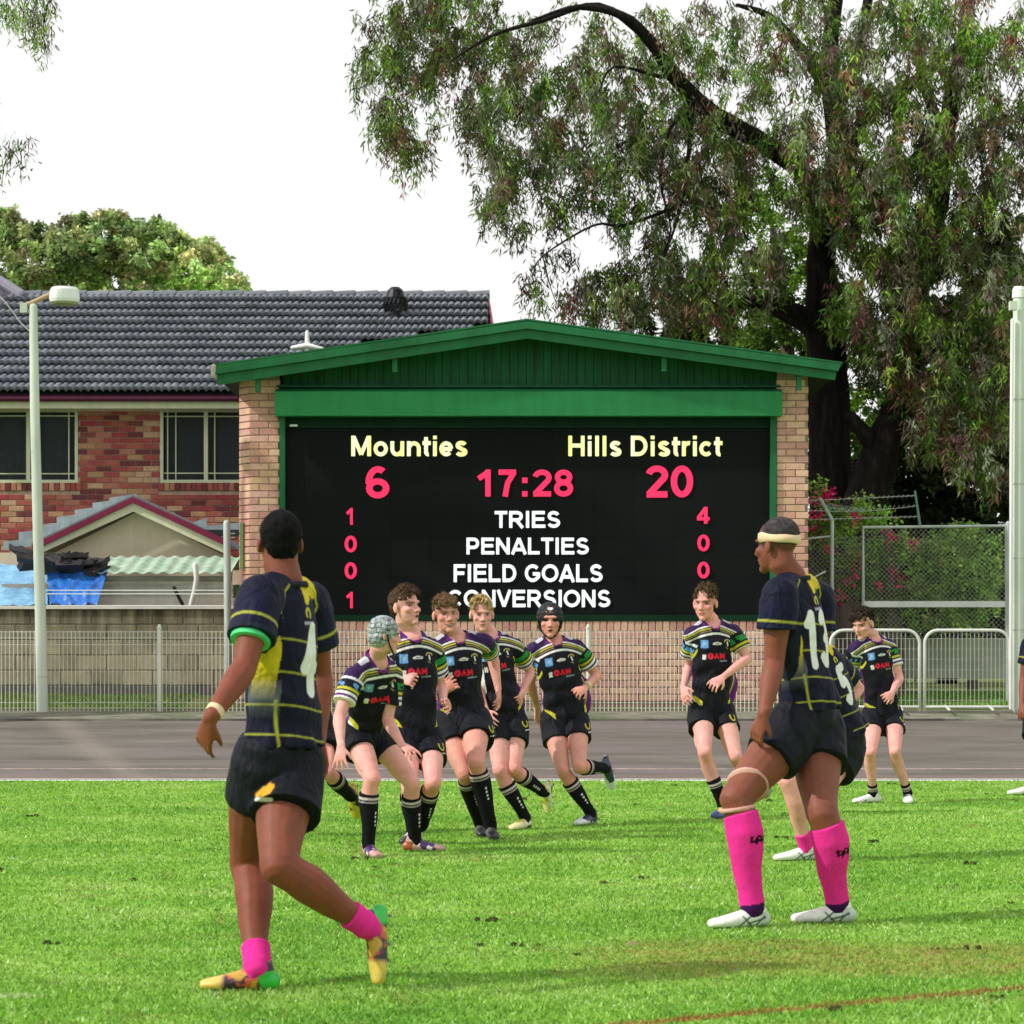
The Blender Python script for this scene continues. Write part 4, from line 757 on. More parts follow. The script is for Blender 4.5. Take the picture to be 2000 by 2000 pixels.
for cx, cy, rx, ry, n_ in [(1690,120,100,110,80),(1790,60,110,90,80),(1900,60,110,90,80),(1960,180,90,120,80),(1840,200,110,110,110),(1720,280,100,110,110),(1650,400,80,90,80),(1740,430,100,120,150),(1850,380,110,120,140),(1960,360,90,130,110),(1950,560,90,120,120),(1840,560,110,120,150),(1720,590,100,110,150),(1745,700,55,80,70),(1850,720,90,90,120),(1950,740,80,100,120),(1940,880,80,70,80),(1840,850,70,50,50),(1970,640,60,90,60)]:
    s_, c_ = blob(cx, cy-14, rx, ry, int(n_*(1.4 if cy < 330 else 1.7)), T2-.3, 1.9, redp=.13); st += s_; co += c_
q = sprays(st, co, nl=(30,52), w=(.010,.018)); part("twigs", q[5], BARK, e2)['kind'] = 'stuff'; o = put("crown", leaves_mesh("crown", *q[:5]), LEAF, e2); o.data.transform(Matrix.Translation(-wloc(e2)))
# bright shrubby tree glimpsed behind the pavilion roof, darker trees closing the background
def bushy(name, label, D, blobs, pal, trunk, per=1, nl=(40,60), leaf=(.07,.13), w=(.015,.03), cat="tree", droop=.25, L=(.35,.7)):
    global HOLE; HOLE = 1.2
    r = thing(name, (XX(trunk[0][0], D), D, .68), label, cat); g = Geo(); limb(g, [(p, q, D) for p, q in trunk], list(np.linspace(.2,.06,len(trunk))), 8)
    part("trunk" if cat == "tree" else "stem", g, BARK2 if pal is not DK else BARK, r, smooth=True); st, co = [], []
    for cx, cy, rx, ry, n_, dd in blobs:
        s_, c_ = blob(cx, cy, rx, ry, int(n_*per), D, dd, pal, 0); st += s_; co += c_
    q = sprays(st, co, nl=nl, leaf=leaf, w=w, droop=droop, L=L, spread=.7); o = put("crown", leaves_mesh("crown", *q[:5]), LEAF, r); o.data.transform(Matrix.Translation(-wloc(r))); return r
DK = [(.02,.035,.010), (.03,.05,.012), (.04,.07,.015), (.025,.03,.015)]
bushy("broadleaf_tree", "bright green broad leaved tree glimpsed between scoreboard roof and dark trunk", 44.5, [(1500,430,90,90,90,1.2),(1540,560,90,90,90,1.2),(1500,690,90,60,70,1),(1650,640,60,90,60,1),(1700,800,70,90,70,1),(1600,850,60,150,90,1)], BRI, [(1560,1300),(1550,900),(1530,600),(1510,450)])
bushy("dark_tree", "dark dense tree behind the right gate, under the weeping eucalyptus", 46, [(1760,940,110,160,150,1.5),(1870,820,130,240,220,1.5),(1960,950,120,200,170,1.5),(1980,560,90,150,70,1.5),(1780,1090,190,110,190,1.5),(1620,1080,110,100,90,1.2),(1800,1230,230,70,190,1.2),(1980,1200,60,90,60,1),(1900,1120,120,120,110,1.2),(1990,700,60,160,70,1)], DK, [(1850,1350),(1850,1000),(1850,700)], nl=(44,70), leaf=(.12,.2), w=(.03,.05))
bushy("dark_tree", "dark tree directly behind the green pavilion roof", 47, [(1400,640,120,70,80,1.2),(1520,760,90,120,90,1.2),(1300,620,90,40,30,1)], DK+EUC[:2], [(1450,1300),(1440,900),(1420,650)], nl=(40,60), leaf=(.1,.17), w=(.02,.04))  # dark leaf palette mixed with some eucalyptus greens
RND = [(.36,.48,.16), (.30,.44,.14), (.42,.47,.20), (.27,.40,.13), (.42,.40,.21), (.35,.47,.21)]
bushy("rounded_tree", "rounded pale green tree rising behind the tiled house roof on the left", 60, [(190,470,100,55,150,2),(60,500,100,60,130,2),(10,440,40,30,24,1),(290,490,80,60,110,2),(360,510,60,50,70,2),(440,545,42,45,46,1.5),(150,560,170,40,150,1.5),(340,570,120,30,90,1.5),(400,500,30,30,20,1)], RND, [(200,1300),(200,800),(200,520)], nl=(60,90), leaf=(.09,.16), w=(.025,.05), L=(.4,.8))
HOLE = .33
tl_ = tree("eucalyptus_tree", (XX(-240,30), 30, 0.6), "eucalyptus outside the frame whose leafy tips hang in at the upper left")
g = Geo(); limb(g, [(-260,1500,30),(-250,900,30),(-200,300,30),(-100,20,29.5),(20,-60,29.5)], [.3,.26,.2,.1,.04], 10); limb(g, [(-200,320,30),(-110,250,29.5),(-20,262,29.4)], [.08,.05,.015], 6); part("trunk", g, BARK, tl_, smooth=True)
st, co = [], []
for cx, cy, rx, ry, n_ in [(50,10,60,35,34),(75,55,28,35,16),(0,20,30,50,16),(15,282,26,18,7),(-15,300,30,30,14),(45,275,14,8,3),(-60,150,40,120,20)]:
    for i in range(n_): a = random.uniform(0,6.283); r = random.random()**.5; st.append(np.array(W(cx+rx*r*math.cos(a), cy+ry*r*math.sin(a), 29.5+random.uniform(-.6,.6)))); co.append(random.choice(EUC+BRI[2:]))
q = sprays(st, co, nl=(16,26), L=(.2,.42), w=(.006,.010), leaf=(.07,.12)); part("twigs", q[5], BARK, tl_)['kind'] = 'stuff'; o = put("crown", leaves_mesh("crown", *q[:5]), LEAF, tl_); o.data.transform(Matrix.Translation(-wloc(tl_)))
# flowering climber behind the chain link
bg = bushy("bougainvillea", "bougainvillea with scattered magenta flowers climbing behind the chain link gate", 33.3, [(1640,1090,70,90,70,.35),(1760,1120,90,80,110,.4),(1870,1110,90,90,130,.4),(1700,1000,40,40,16,.3),(1800,1190,150,40,70,.3),(1600,1000,30,60,16,.2)], [(.13,.27,.035),(.19,.36,.05),(.26,.42,.07),(.08,.16,.03),(.28,.36,.09)], [(1740,1360),(1742,1200),(1736,1040)], nl=(30,46), leaf=(.05,.08), w=(.012,.022), cat="shrub", L=(.2,.45))
B_, D_, W_, L_, C_ = [], [], [], [], []
for px, py, k in [(1618,966,60),(1600,1004,24),(1588,1004,20),(1672,1008,34),(1595,1035,16),(1620,1072,18),(1735,1042,22),(1748,1052,12),(1784,1068,22),(1668,1122,22),(1652,1138,18),(1744,1124,16),(1756,1134,12),(1714,1142,18),(1640,1168,22),(1610,975,20),(1590,978,16),(1770,640,0),(1676,1090,10)]:
    p0 = np.array(W(px, py, 32.85))
    B_.append(p0+RNG.normal(0,.045,(k,3))); D_.append(RNG.normal(size=(k,3))); W_.append(RNG.uniform(.014,.024,k)); L_.append(RNG.uniform(.04,.06,k)); C_.append(np.array([[.62,.02,.14]])*(1+RNG.normal(0,.25,(k,1))).clip(.4,1.5))
o = put("flowers", leaves_mesh("flowers", np.concatenate(B_), np.concatenate(D_), np.concatenate(W_), np.concatenate(L_), np.concatenate(C_)), LEAF, bg); o.data.transform(Matrix.Translation(-wloc(bg))); o['kind'] = 'stuff'
# hedge-like far foliage closing the view at ground level left and right outside the frame
bushy("garden_tree", "small dark garden tree beyond the block wall left of the frame", 44, [(-300,900,150,200,120,1.5)], DK+BRI, [(-300,1300),(-300,900)], nl=(40,60), leaf=(.1,.17), w=(.02,.04))
# ---------------------------------------------------------------- people
import bmesh
SKIN = vc_mat("skin", .55, 240, .22, .14, 20, spec=.22, sss=.05)
CLOTH = vc_mat("jersey_cloth", .6, 420, .25, .10, 30, spec=.10, fold=.55); KNIT = vc_mat("sock_knit", .9, 500, .35, .08, 40, spec=.08); BOOTM = vc_mat("boot_leather", .38, 200, .15, .15, 40, spec=.5)
HAIRM = vc_mat("hair_strands", .75, 500, .6, .35, 60, spec=.08); PAD = vc_mat("padded_foam", .6, 250, .3, .12, 30)
UP = Vector((0,0,1)); CAMX = Vector((1,0,0))
def lerp(a, b, t): return a+(b-a)*t
def seg(p, a, b):
    a, b = np.array(a), np.array(b); d = b-a; L = np.linalg.norm(d); t = ((p-a)@d)/(L*L); return t, np.linalg.norm(p-(a+np.clip(t,0,1)[:,None]*d), axis=1), L
def prof(tab, t):
    for i in range(len(tab)-1):
        if t <= tab[i+1][0]: u = (t-tab[i][0])/(tab[i+1][0]-tab[i][0]+1e-9); return lerp(tab[i][1], tab[i+1][1], u)
    return tab[-1][1]
THIGH = [(0,.098),(.3,.094),(.6,.078),(.85,.063),(1,.060)]; SHIN = [(0,.058),(.12,.056),(.3,.062),(.5,.055),(.75,.041),(.92,.036),(1,.038)]
UARM = [(0,.056),(.35,.054),(.6,.049),(.9,.041),(1,.041)]; FARM = [(0,.042),(.22,.045),(.5,.038),(.85,.028),(1,.026)]
class P_: pass
def solve(a, px, L, persD):
    """point on the ray of pixel (x, y) at distance L from a; sign '+' away, '-' towards the camera"""
    x, y, sg = px; best = None
    d = a.y
    for _ in range(3):
        q = W(x, y, d); r = q-a; lat = math.sqrt(r.x**2+r.z**2); dy = math.sqrt(max(0, L*L-lat*lat)); d = a.y+(dy if sg == '+' else -dy if sg == '-' else float(sg)*1.0)
    return W(x, y, d)
def person(spec):
    s = spec; k = s.get('k', 1.0); D = s['D']; m = s.get('mus', 1.0); R = P_()
    root_xy = W(s['pelvis'][0], 1285, D); root = thing("person", (root_xy.x, D, 0), s['label'], "person", None)
    j = lambda q: W(q[0], q[1], D+(q[2] if len(q) > 2 else 0))
    pel, hA, hB, neck, sA, sB = j(s['pelvis']), j(s['hipA']), j(s['hipB']), j(s['neck']), j(s['shA']), j(s['shB'])
    UA, FA, TH, SH = .30*k, .265*k, .44*k, .43*k
    up = (neck-pel).normalized(); lat = ((sB-sA)-up*(sB-sA).dot(up)).normalized(); fr = lat.cross(up)*s['face']; right = lat*(-s['face'])
    hl = ((hB-hA)-up*(hB-hA).dot(up)).normalized(); hfr = hl.cross(up)*s['face']
    R.front, R.right, R.up, R.neck, R.pel, R.k = fr, right, up, neck, pel, k
    vs = s.get('vox', .0058); skin = np.array(s['skin']); body = Geo(); jer = Geo(); sho = Geo(); b = s.get('build', 1.0)*k
    # --- arms
    R.arms = []
    for key, S0 in (('A', sA), ('B', sB)):
        E = solve(S0, s['el'+key], UA, D); Wr = solve(E, s['wr'+key], FA, D); hd = s['hd'+key]; hp = solve(Wr, hd[:3], .17*k, D); d = (hp-Wr).normalized()
        R.arms.append((S0, E, Wr, d))
        back = (d*0-fr)
        for A0, A1, tab, mm in ((S0, E, UARM, m), (E, Wr, FARM, m)):
            ax = (A1-A0).normalized(); body.tube([A0.lerp(A1, t) for t in (0,.2,.4,.6,.8,1)], [prof(tab, t)*mm*k for t in (0,.2,.4,.6,.8,1)], n=12)
        ax1 = (E-S0).normalized(); ot = (S0-neck); ot = (ot-ax1*ot.dot(ax1)); ot = ot.normalized() if ot.length > 1e-4 else lat; bf = ax1.cross(ot)
        body.ell(S0+ax1*.05*k+ot*.016*k, (ax1, ot, bf), (.085*m*k,.048*m*k,.056*m*k)); body.ell(S0.lerp(E,.48)+fr*.012*k, (ax1, ot, bf), (.085*m*k,.042*m*k,.044*m*k)); body.ell(S0.lerp(E,.42)-fr*.014*k+ot*.006*k, (ax1, ot, bf), (.09*m*k,.040*m*k,.044*m*k))
        ax2 = (Wr-E).normalized(); o2 = ot-ax2*ot.dot(ax2); o2 = o2.normalized() if o2.length > 1e-4 else ax2.orthogonal(); body.ell(E.lerp(Wr,.20)+o2*.010*k, (ax2, o2, ax2.cross(o2)), (.075*m*k,.036*m*k,.038*m*k)); body.ell(E-ax1*.005*k-fr*.012*k, (ax1, ot, bf), (.026*k,.026*k,.026*k))
        body.ell(S0, (lat, fr, up), (.062*m*k, .06*m*k, .065*m*k)); bi = S0.lerp(E, .5); 
        # hand: palm, four fingers in two bends, thumb from the side of the palm
        pn = Vector(s.get('pn'+key, tuple(pel-Wr))); pn = (pn-d*pn.dot(d)); pn = pn.normalized() if pn.length > 1e-5 else d.orthogonal(); sd_ = d.cross(pn).normalized(); c = math.radians(s.get('curl'+key, 25)); hk = k*s.get('hand', 1.0)
        ts = s.get('th'+key, 1)
        body.tube([Wr-d*.02*hk, Wr+d*.02*hk, Wr+d*.06*hk, Wr+d*.092*hk], [(.028*hk,.021*hk),(.033*hk,.019*hk),(.041*hk,.018*hk),(.040*hk,.014*hk)], side=sd_, n=12)
        for i, (off, ln, sp) in enumerate(((.033,.070,10),(.011,.080,3),(-.011,.076,-4),(-.032,.060,-11))):
            off *= ts*hk; ln *= hk; sp = math.radians(sp)*ts*s.get('splay', 1.0); cc = c*(1+.10*((i*7) % 3-1)); b0 = Wr+d*.088*hk+sd_*off*1.05
            d1 = (d*math.cos(cc*.7)+pn*math.sin(cc*.7)+sd_*math.sin(sp)).normalized(); p1 = b0+d1*ln*.5; d2 = (d*math.cos(cc*1.9)+pn*math.sin(cc*1.9)+sd_*math.sin(sp)).normalized(); p2 = p1+d2*ln*.32; d3 = (d*math.cos(cc*2.5)+pn*math.sin(cc*2.5)+sd_*math.sin(sp)).normalized(); p3 = p2+d3*ln*.22
            body.tube([b0-d*.02*hk, b0, p1, p2, p3], [.0095*hk,.0098*hk,.0092*hk,.0084*hk,.0070*hk], n=8)
        t0 = Wr+d*.025*hk+sd_*.028*ts*hk; td = (d*.62+sd_*.62*ts*min(1, s.get('splay', 1)+.2)+pn*.35).normalized(); t1 = t0+td*.042*hk; td2 = (d*.85+sd_*.25*ts+pn*.5).normalized(); body.tube([t0-td*.015, t0, t1, t1+td2*.032*hk], [.014*hk,.0135*hk,.0115*hk,.009*hk], n=8)
        # sleeve
        f = s.get('slv', .62); n0 = S0-lat*(.03 if key == 'B' else -.03); jer.tube([n0, S0.lerp(E, .12), S0.lerp(E, f*.6), S0.lerp(E, f)], [.066*m*k+.008, .070*m*k+.01, .068*m*k+.012, .066*m*k+.016], n=16, caps=(1,0)); jer.ell(S0, (lat, fr, up), (.074*m*k, .074*m*k, .075*m*k))
        jer.tube([neck-up*.03*k, neck.lerp(S0, .5)+up*.004, S0], [.062*k, .058*m*k, .062*m*k], n=12)
        body.tube([neck+up*.0, neck.lerp(S0, .5)-up*.02, S0-up*.01], [.05*k,.045*k,.05*k], n=10)
    # --- legs
    R.legs = []
    for key, H0 in (('A', hA), ('B', hB)):
        K = solve(H0, s['kn'+key], TH, D); A0 = solve(K, s['an'+key], SH, D); pl = s.get('plant'+key, True)
        if pl: A0.z = .088*k
        T0 = solve(A0, s['to'+key], .205*k, D)
        if pl: T0.z = .03
        v = (T0-A0); kd = (K-A0).normalized()
        if pl: d = Vector((v.x, v.y, 0)); d = d.normalized() if d.length > 1e-5 else Vector((0,-1,0)); u = UP.copy()
        else:
            v.normalize(); u = (kd-v*kd.dot(v)); u = u.normalized() if u.length > 1e-4 else UP.copy(); d = (v*.955+u*.297).normalized(); u = (u-d*u.dot(d)).normalized()
        R.legs.append((H0, K, A0, d, u)); lf = s.get('leg', 1.0)*m
        kf = hfr-(K-H0).normalized()*hfr.dot((K-H0).normalized()); kf = kf.normalized() if kf.length > 1e-4 else hfr
        bk = -(hfr-(A0-K).normalized()*hfr.dot((A0-K).normalized())); bk = bk.normalized() if bk.length > 1e-4 else -hfr
        ts_ = (0,.15,.3,.45,.6,.75,.9,1)
        body.tube([H0.lerp(K, t)+kf*(.014*math.sin(t*3.14)*k) for t in ts_], [prof(THIGH, t)*lf*k for t in ts_], n=16)
        ta_ = (K-H0).normalized(); sa_ = (A0-K).normalized(); sl_ = ta_.cross(kf); s2_ = sa_.cross(bk)
        body.ell(K+kf*.022*k, (sl_, kf, ta_), (.040*k*lf, .040*k*lf, .045*k))
        for q in (-1, 1):
            body.ell(H0.lerp(K,.80)+kf*.022*k+sl_*.030*q*k, (sl_, kf, ta_), (.030*k*lf,.030*k*lf,.062*k)); body.ell(K.lerp(A0,.27)+bk*.026*k+s2_*.018*q*k, (s2_, bk, sa_), (.034*k*lf,.034*k*lf,.085*k)); body.ell(H0.lerp(K,.62)-kf*.030*k+sl_*.024*q*k, (sl_, kf, ta_), (.036*k*lf,.036*k*lf,.13*k))
        body.ell(H0.lerp(K,.45)+kf*.034*k, (sl_, kf, ta_), (.055*k*lf,.050*k*lf,.15*k))
        body.tube([K.lerp(A0, t)+bk*(.020*math.sin(min(1, t*1.6)*3.14) if t < .62 else 0)*k for t in ts_], [prof(SHIN, t)*lf*k for t in ts_], n=14)
        body.tube([A0, A0-u*.05*k+d*.03*k, A0-u*.06*k+d*.11*k], [.036*k,.03*k,.025*k], n=10)
        f = s.get('short', .46); rr = s.get('shr', 1.0)*lf
        f = s.get('short'+key, f); sho.tube([H0+(up*.03), H0.lerp(K, f*.4), H0.lerp(K, f)], [.112*rr*k, .113*rr*k+.003, .110*rr*k+.008], n=20, caps=(1,0))
    # --- trunk of the body and garments
    nk = s.get('nk', .054)*k
    body.tube([pel+(hA+hB-pel*2)*.25, pel.lerp(neck,.35), pel.lerp(neck,.7), neck-up*.05*k], [(.12*b,.085*b),(.105*b,.08*b),(.125*b,.085*b),(.07*b,.06*b)], side=lat, n=16); body.tube([hA, hB], [.09*k,.09*k], n=12); body.tube([sA, sB], [.05*k,.05*k], n=10)
    jb = pel.lerp(neck, s.get('hem', -.09)); wd = lambda a, c: (a*b, c*b)
    sides = [hl, hl, hl.lerp(lat,.5), lat, lat, lat, lat]
    tt = (s.get('hem', -.09), .10, .30, .55, .75, .90, .985); belly = s.get('belly', 0)
    jer.tube([pel.lerp(neck, t)+fr*(.012*math.sin(t*3.1)) for t in tt], [wd(.172,.128+belly), wd(.166,.124+belly), wd(.158,.118+belly*.8), wd(.176,.124), wd(.185,.122), wd(.15,.10), wd(.075,.075)], side=sides, n=28, caps=(0,0))
    hp = (hA+hB)*.5; sho.tube([pel+up*.015*k, hp, hp-up*.075*k], [(.158*b,.118*b),(.166*b,.128*b),(.14*b,.11*b)], side=hl, n=24, caps=(1,1)); sho.tube([hp-up*.02+hfr*-.03, hp-up*.06+hfr*-.035], [(.15*b,.10*b),(.12*b,.09*b)], side=hl, n=16)
    for tx, ty, td_, tw__, th_ in s.get('tail', []):
        q = W(tx, ty, D+td_); jer.ell(q, (lat, fr, up), (tw__, .05, th_), 16, 10); jer.tube([pel.lerp(neck,.35)-fr*.03, q], [.09*k,.04*k], n=10)
    body.ell(neck-up*.075*k+fr*.012, (lat, fr, up), (.105*b, .082*b, .075*k))
    # --- head
    hc = j(s['head']); lk = Vector(s['look']).normalized(); hk = s.get('hk', 1.0)*k; r0 = lk.cross(UP).normalized(); hu = r0.cross(lk).normalized(); rl = math.radians(s.get('roll', 0)); r_, hu = (r0*math.cos(rl)+hu*math.sin(rl)), (hu*math.cos(rl)-r0*math.sin(rl))
    ax = (r_, lk, hu); pt = lambda x, y, z: hc+(r_*x+lk*y+hu*z)*hk; R.hc, R.hax, R.hk = hc, ax, hk
    e = lambda c, r: body.ell(pt(*c), ax, tuple(q*hk for q in r), 16, 11)
    e((0,-.012,.036), (.076,.094,.084)); e((0,.022,-.03), (.062,.070,.078)); e((0,.030,-.070), (.048,.058,.040)); e((0,.070,-.098), (.024,.022,.019)); e((0,.078,.024), (.050,.018,.014))
    for q in (-1, 1):
        e((q*.042,.055,-.022), (.022,.028,.022)); body.ell(pt(q*.079,-.008,-.008), ((r_*.9+lk*.35*-q).normalized(), (lk*.9), hu), (.010*hk,.019*hk,.031*hk), 10, 7); e((q*.0115,.093,-.034), (.0095,.011,.008))
    body.tube([pt(0,.084,.012), pt(0,.096,-.012), pt(0,.106,-.030)], [.0085*hk,.0095*hk,.0125*hk], n=8)
    e((0,.087,-.058), (.024,.010,.0052)); e((0,.084,-.068), (.021,.011,.0062))
    body.tube([neck-up*.06*k, neck+up*.01*k, pt(0,-.022,-.075), pt(0,-.015,-.03)], [(nk*1.15,nk*1.1),(nk*1.04,nk),(nk*.96,nk),(nk*.95,nk)], side=lat, n=16)
    # --- meshes
    off = np.array(root.location)
    def fin(name, geo, size, mat, paint, smooth=5, disp=None, par=root, fac=.5, cut=None):
        me = vox(name, geo, size, smooth, fac)
        if cut is not None:
            kill = cut(coords(me)); bm_ = bmesh.new(); bm_.from_mesh(me); bm_.verts.ensure_lookup_table(); bmesh.ops.delete(bm_, geom=[bm_.verts[int(i_)] for i_ in np.nonzero(kill)[0]], context='VERTS'); bm_.to_mesh(me); bm_.free()
        c0_ = coords(me); c = c0_
        if disp is not None: c = c+disp(c, normals(me)); setco(me, c)
        vcol(me, paint(c0_, me)); setco(me, c-np.array(wloc(par))); return put(name, me, mat, par)
    hcn = np.array(hc); A3 = np.array([list(r_), list(lk), list(hu)])
    hloc = lambda c: ((c-hcn)@A3.T)/hk
    def bdisp(c, n):
        h = hloc(c); o = np.zeros_like(c)
        g = np.exp(-(((np.abs(h[:,0])-.031)/.017)**2+((h[:,2]-.004)/.012)**2))*(h[:,1] > .03)*np.clip(1-np.abs(h[:,2])*4,0,1); o -= np.outer(g*.010*hk, A3[1])
        g2 = np.exp(-(((h[:,0])/.018)**2+((h[:,2]+.063)/.003)**2))*(h[:,1] > .05); o -= np.outer(g2*.004*hk, A3[1]); return o
    hairc = np.array(s.get('hairc', (.05,.03,.02)))
    def bpaint(c, me):
        h = hloc(c); C = np.tile(skin, (len(c),1)); F_ = (h[:,1] > .035) & (np.abs(h[:,2]) < .13) & (np.abs(h[:,0]) < .1)
        v = fnoise(c, 14, 3); C *= (1+.09*v)[:,None]; red = np.array(s.get('flush', (1.12,.82,.82)))
        def flush(w): nonlocal C; C = C*(1-w[:,None])+C*red*w[:,None]
        flush(np.clip(fnoise(c, 9, 8)*.9, 0, 1)*.7)
        for H0, K, A0, d, u in R.legs: t, dist, L = seg(c, K, K+(A0-K)*.1); flush(np.exp(-(dist/.055)**2)*.8)
        for S0, E, Wr, d in R.arms: _, dist, L = seg(c, E, E+(Wr-E)*.02); flush(np.exp(-(dist/.05)**2)*.6); _, dist, L = seg(c, Wr+d*.09, Wr+d*.16); flush(np.exp(-(dist/.035)**2)*.6)
        flush(np.exp(-((np.abs(h[:,0])-.042)/.02)**2-((h[:,2]+.028)/.02)**2)*F_*.5)
        def blend(w, col): nonlocal C; C = C*(1-w[:,None])+np.array(col)*w[:,None]
        X_ = np.abs(h[:,0]); eb = np.exp(-(((h[:,2]-.0195-.10*(X_-.03)*(X_ < .04))/.0042)**2))*((X_ > .013) & (X_ < .052))*F_; blend(np.clip(eb*1.2,0,1)*.85, hairc*.8+skin*.06)
        es = np.exp(-(((X_-.031)/.017)**2+((h[:,2]-.004)/.010)**2))*F_; blend(es*.45, skin*.35)  # eye sockets painted darker than the skin, shade of the hollows in the colour
        if s.get('eyes', True):
            ey = ((X_-.031)/.0125)**2+((h[:,2]-.001)/.0048)**2; blend(np.clip(1.4-ey,0,1)*F_*.7, (.45,.42,.40)); ir = ((h[:,0]-np.sign(h[:,0])*.031-s.get('gaze',0))/.0058)**2+((h[:,2]-.001)/.0055)**2; blend(np.clip(1.5-ir,0,1)*F_, (.02,.015,.012)); blend(np.exp(-((h[:,2]-.0065)/.0025)**2)*((X_ > .018)&(X_ < .046))*F_*.9, (.03,.02,.015))
        lp_ = ((h[:,0])/.027)**2+((h[:,2]+.0625)/.0095)**2; blend(np.clip(1.3-lp_,0,1)*F_*.75, skin*np.array((1.0,.55,.55))*.9)
        mo = s.get('mouth', 'line')
        if mo == 'line': blend(np.exp(-((h[:,2]+.063)/.0024)**2)*(X_ < .022)*F_*.8, skin*.22)
        if mo == 'open': w = (h[:,0]/.015)**2+((h[:,2]+.065)/.0075)**2; blend(np.clip(1.5-w,0,1)*F_, (.06,.012,.012))
        if mo == 'grin': w = (h[:,0]/.029)**2+((h[:,2]+.066-h[:,0]**2*6)/.0085)**2; blend(np.clip(1.6-w,0,1)*F_, (.20,.06,.05)); w = (h[:,0]/.020)**2+((h[:,2]+.0645-h[:,0]**2*6)/.0042)**2; blend(np.clip(1.4-w,0,1)*F_, (.62,.58,.52))
        w = ((X_-.008)/.005)**2+((h[:,2]+.040)/.004)**2; blend(np.clip(1.2-w,0,1)*(h[:,1] > .085)*.8, skin*.2)
        if s.get('fade') is not None:               # close cropped sides darken the scalp
            w = np.clip((h[:,2]+.035+.5*np.clip(-h[:,1],0,.05)*0)/.05, 0, 1)*(h[:,1] < .045)*(np.sqrt((h[:,0])**2+(h[:,1]+.01)**2) < .2)*(np.abs(h[:,2]) < .14); w[np.linalg.norm(h-np.array([0,-.012,.02]), axis=1) > .14] = 0; ear = (X_ > .0775) & (np.abs(h[:,2]+.008) < .034); w[ear] = 0; blend(np.clip(w,0,1)*s['fade'], hairc)
        for f_ in s.get('bodypaint', []): C = f_(c, C, R)
        return C.clip(0, 1)
    fin("body", body, vs, SKIN, bpaint, 5, bdisp)
    P0n, upn, rgn, frn = np.array(neck), np.array(up), np.array(right), np.array(fr)
    seedv = int(abs(D*37+s['pelvis'][0])) % 9999
    def jdisp(c, n):
        v = (P0n-c)@upn; x = (c-P0n)@rgn; amp = .0105*np.clip(v/.35, .25, 1.25); w = fnoise(c, 7, seedv, 1)*2.2
        dsp = np.sin(v*34+x*16*math.sin(seedv)+w*2.2)*.55+np.sin(v*13-x*30+w*1.7)*.5+fnoise(c, 30, seedv+1)*.5
        o = n*(dsp*amp*.75)[:,None]
        hemw = np.clip((v-(P0n-np.array(jb))@upn+.10)/.10, 0, 1); ang = np.arctan2((c-P0n)@frn, x); o += n*(hemw*.008*np.sin(ang*9+seedv))[:,None]; return o
    def region(c):
        q = np.array(c-P0n); v = -(q@upn)/k; x = (q@rgn)/k; y = (q@frn)/k; arm = np.full(len(c), -1); ta = np.zeros(len(c))
        cen = np.array(pel); ax_t = np.clip(v*k/np.linalg.norm(np.array(pel)-P0n), 0, 1.2)
        for i, (S0, E, Wr, d) in enumerate(R.arms):
            t, dist, L = seg(c, S0, E); on = (dist < .105*k*max(1,m)) & (t > .10) & (np.abs(x) > .135*b/k); arm[on] = i; ta[on] = t[on]*L/k
        return v, x, y, arm, ta
    def jpaint(c, me): return s['kit'](c, *region(c), R).clip(0, 1)
    vj = s.get('voxj', vs); 
    def ncut(c):
        q = c-P0n; v = -(q@upn)/k; x = (q@rgn)/k; y = (q@frn)/k
        return (y > 0) & (v < .066*(1-(x/.070)**2)) & (np.abs(x) < .07) if s['face'] > 0 else np.zeros(len(c), bool)
    fin("jersey", jer, vj, CLOTH, jpaint, 6, jdisp, cut=ncut if s['face'] > 0 else None)
    def sdisp(c, n):
        v = (np.array(pel)-c)@upn; w = fnoise(c, 8, seedv+5, 1); return n*((np.sin(v*30+w*5+((c-P0n)@rgn)*25)*.5+fnoise(c, 26, seedv+2)*.6)*.0055)[:,None]
    def spaint(c, me):
        C = np.tile(np.array(s.get('shortc', (.010,.012,.018))), (len(c),1)).astype(float); C *= (1+.25*fnoise(c, 20, 4))[:,None]
        if 'shortp' in s: C = s['shortp'](c, C, R)
        return C.clip(0, 1)
    fin("shorts", sho, vs, CLOTH, spaint, 4, sdisp)
    cg = Geo(); cp = []
    for i in range(25): a = i/24*6.2832; f_ = .5+.5*math.sin(a); cp.append(neck+lat*math.cos(a)*(nk+.018+.008*f_)+fr*math.sin(a)*(nk+.016+(.030*f_ if s['face'] > 0 else 0))-up*(.006+.066*f_*f_*k))
    cg.tube(cp, [(.006,.012)]*25, side=[up]*25 if False else None, n=8, caps=(0,0)); o = part("collar", cg, s.get('collarm', COL_D), root, smooth=True)
    for i, (H0, K, A0, d, u) in enumerate(R.legs):
        key = 'AB'[i]; sf = s.get('sock'+key, s.get('sock', .18)); lf = s.get('leg', 1.0)*m
        bk = -(hfr-(A0-K).normalized()*hfr.dot((A0-K).normalized())); bk = bk.normalized() if bk.length > 1e-4 else -hfr
        sg = Geo(); tz = [sf+(1-sf)*q for q in (0,.03,.2,.4,.6,.8,1)]
        sg.tube([K.lerp(A0, t)+bk*(.020*math.sin(min(1, t*1.6)*3.14) if t < .62 else 0)*k for t in tz], [prof(SHIN, t)*lf*k+(.009 if q else .011) for q, t in enumerate(tz)], n=18, caps=(0,1)); sg.tube([A0, A0-u*.04*k+d*.02*k], [.044*k,.04*k], n=12)
        Kn, An = np.array(K), np.array(A0)
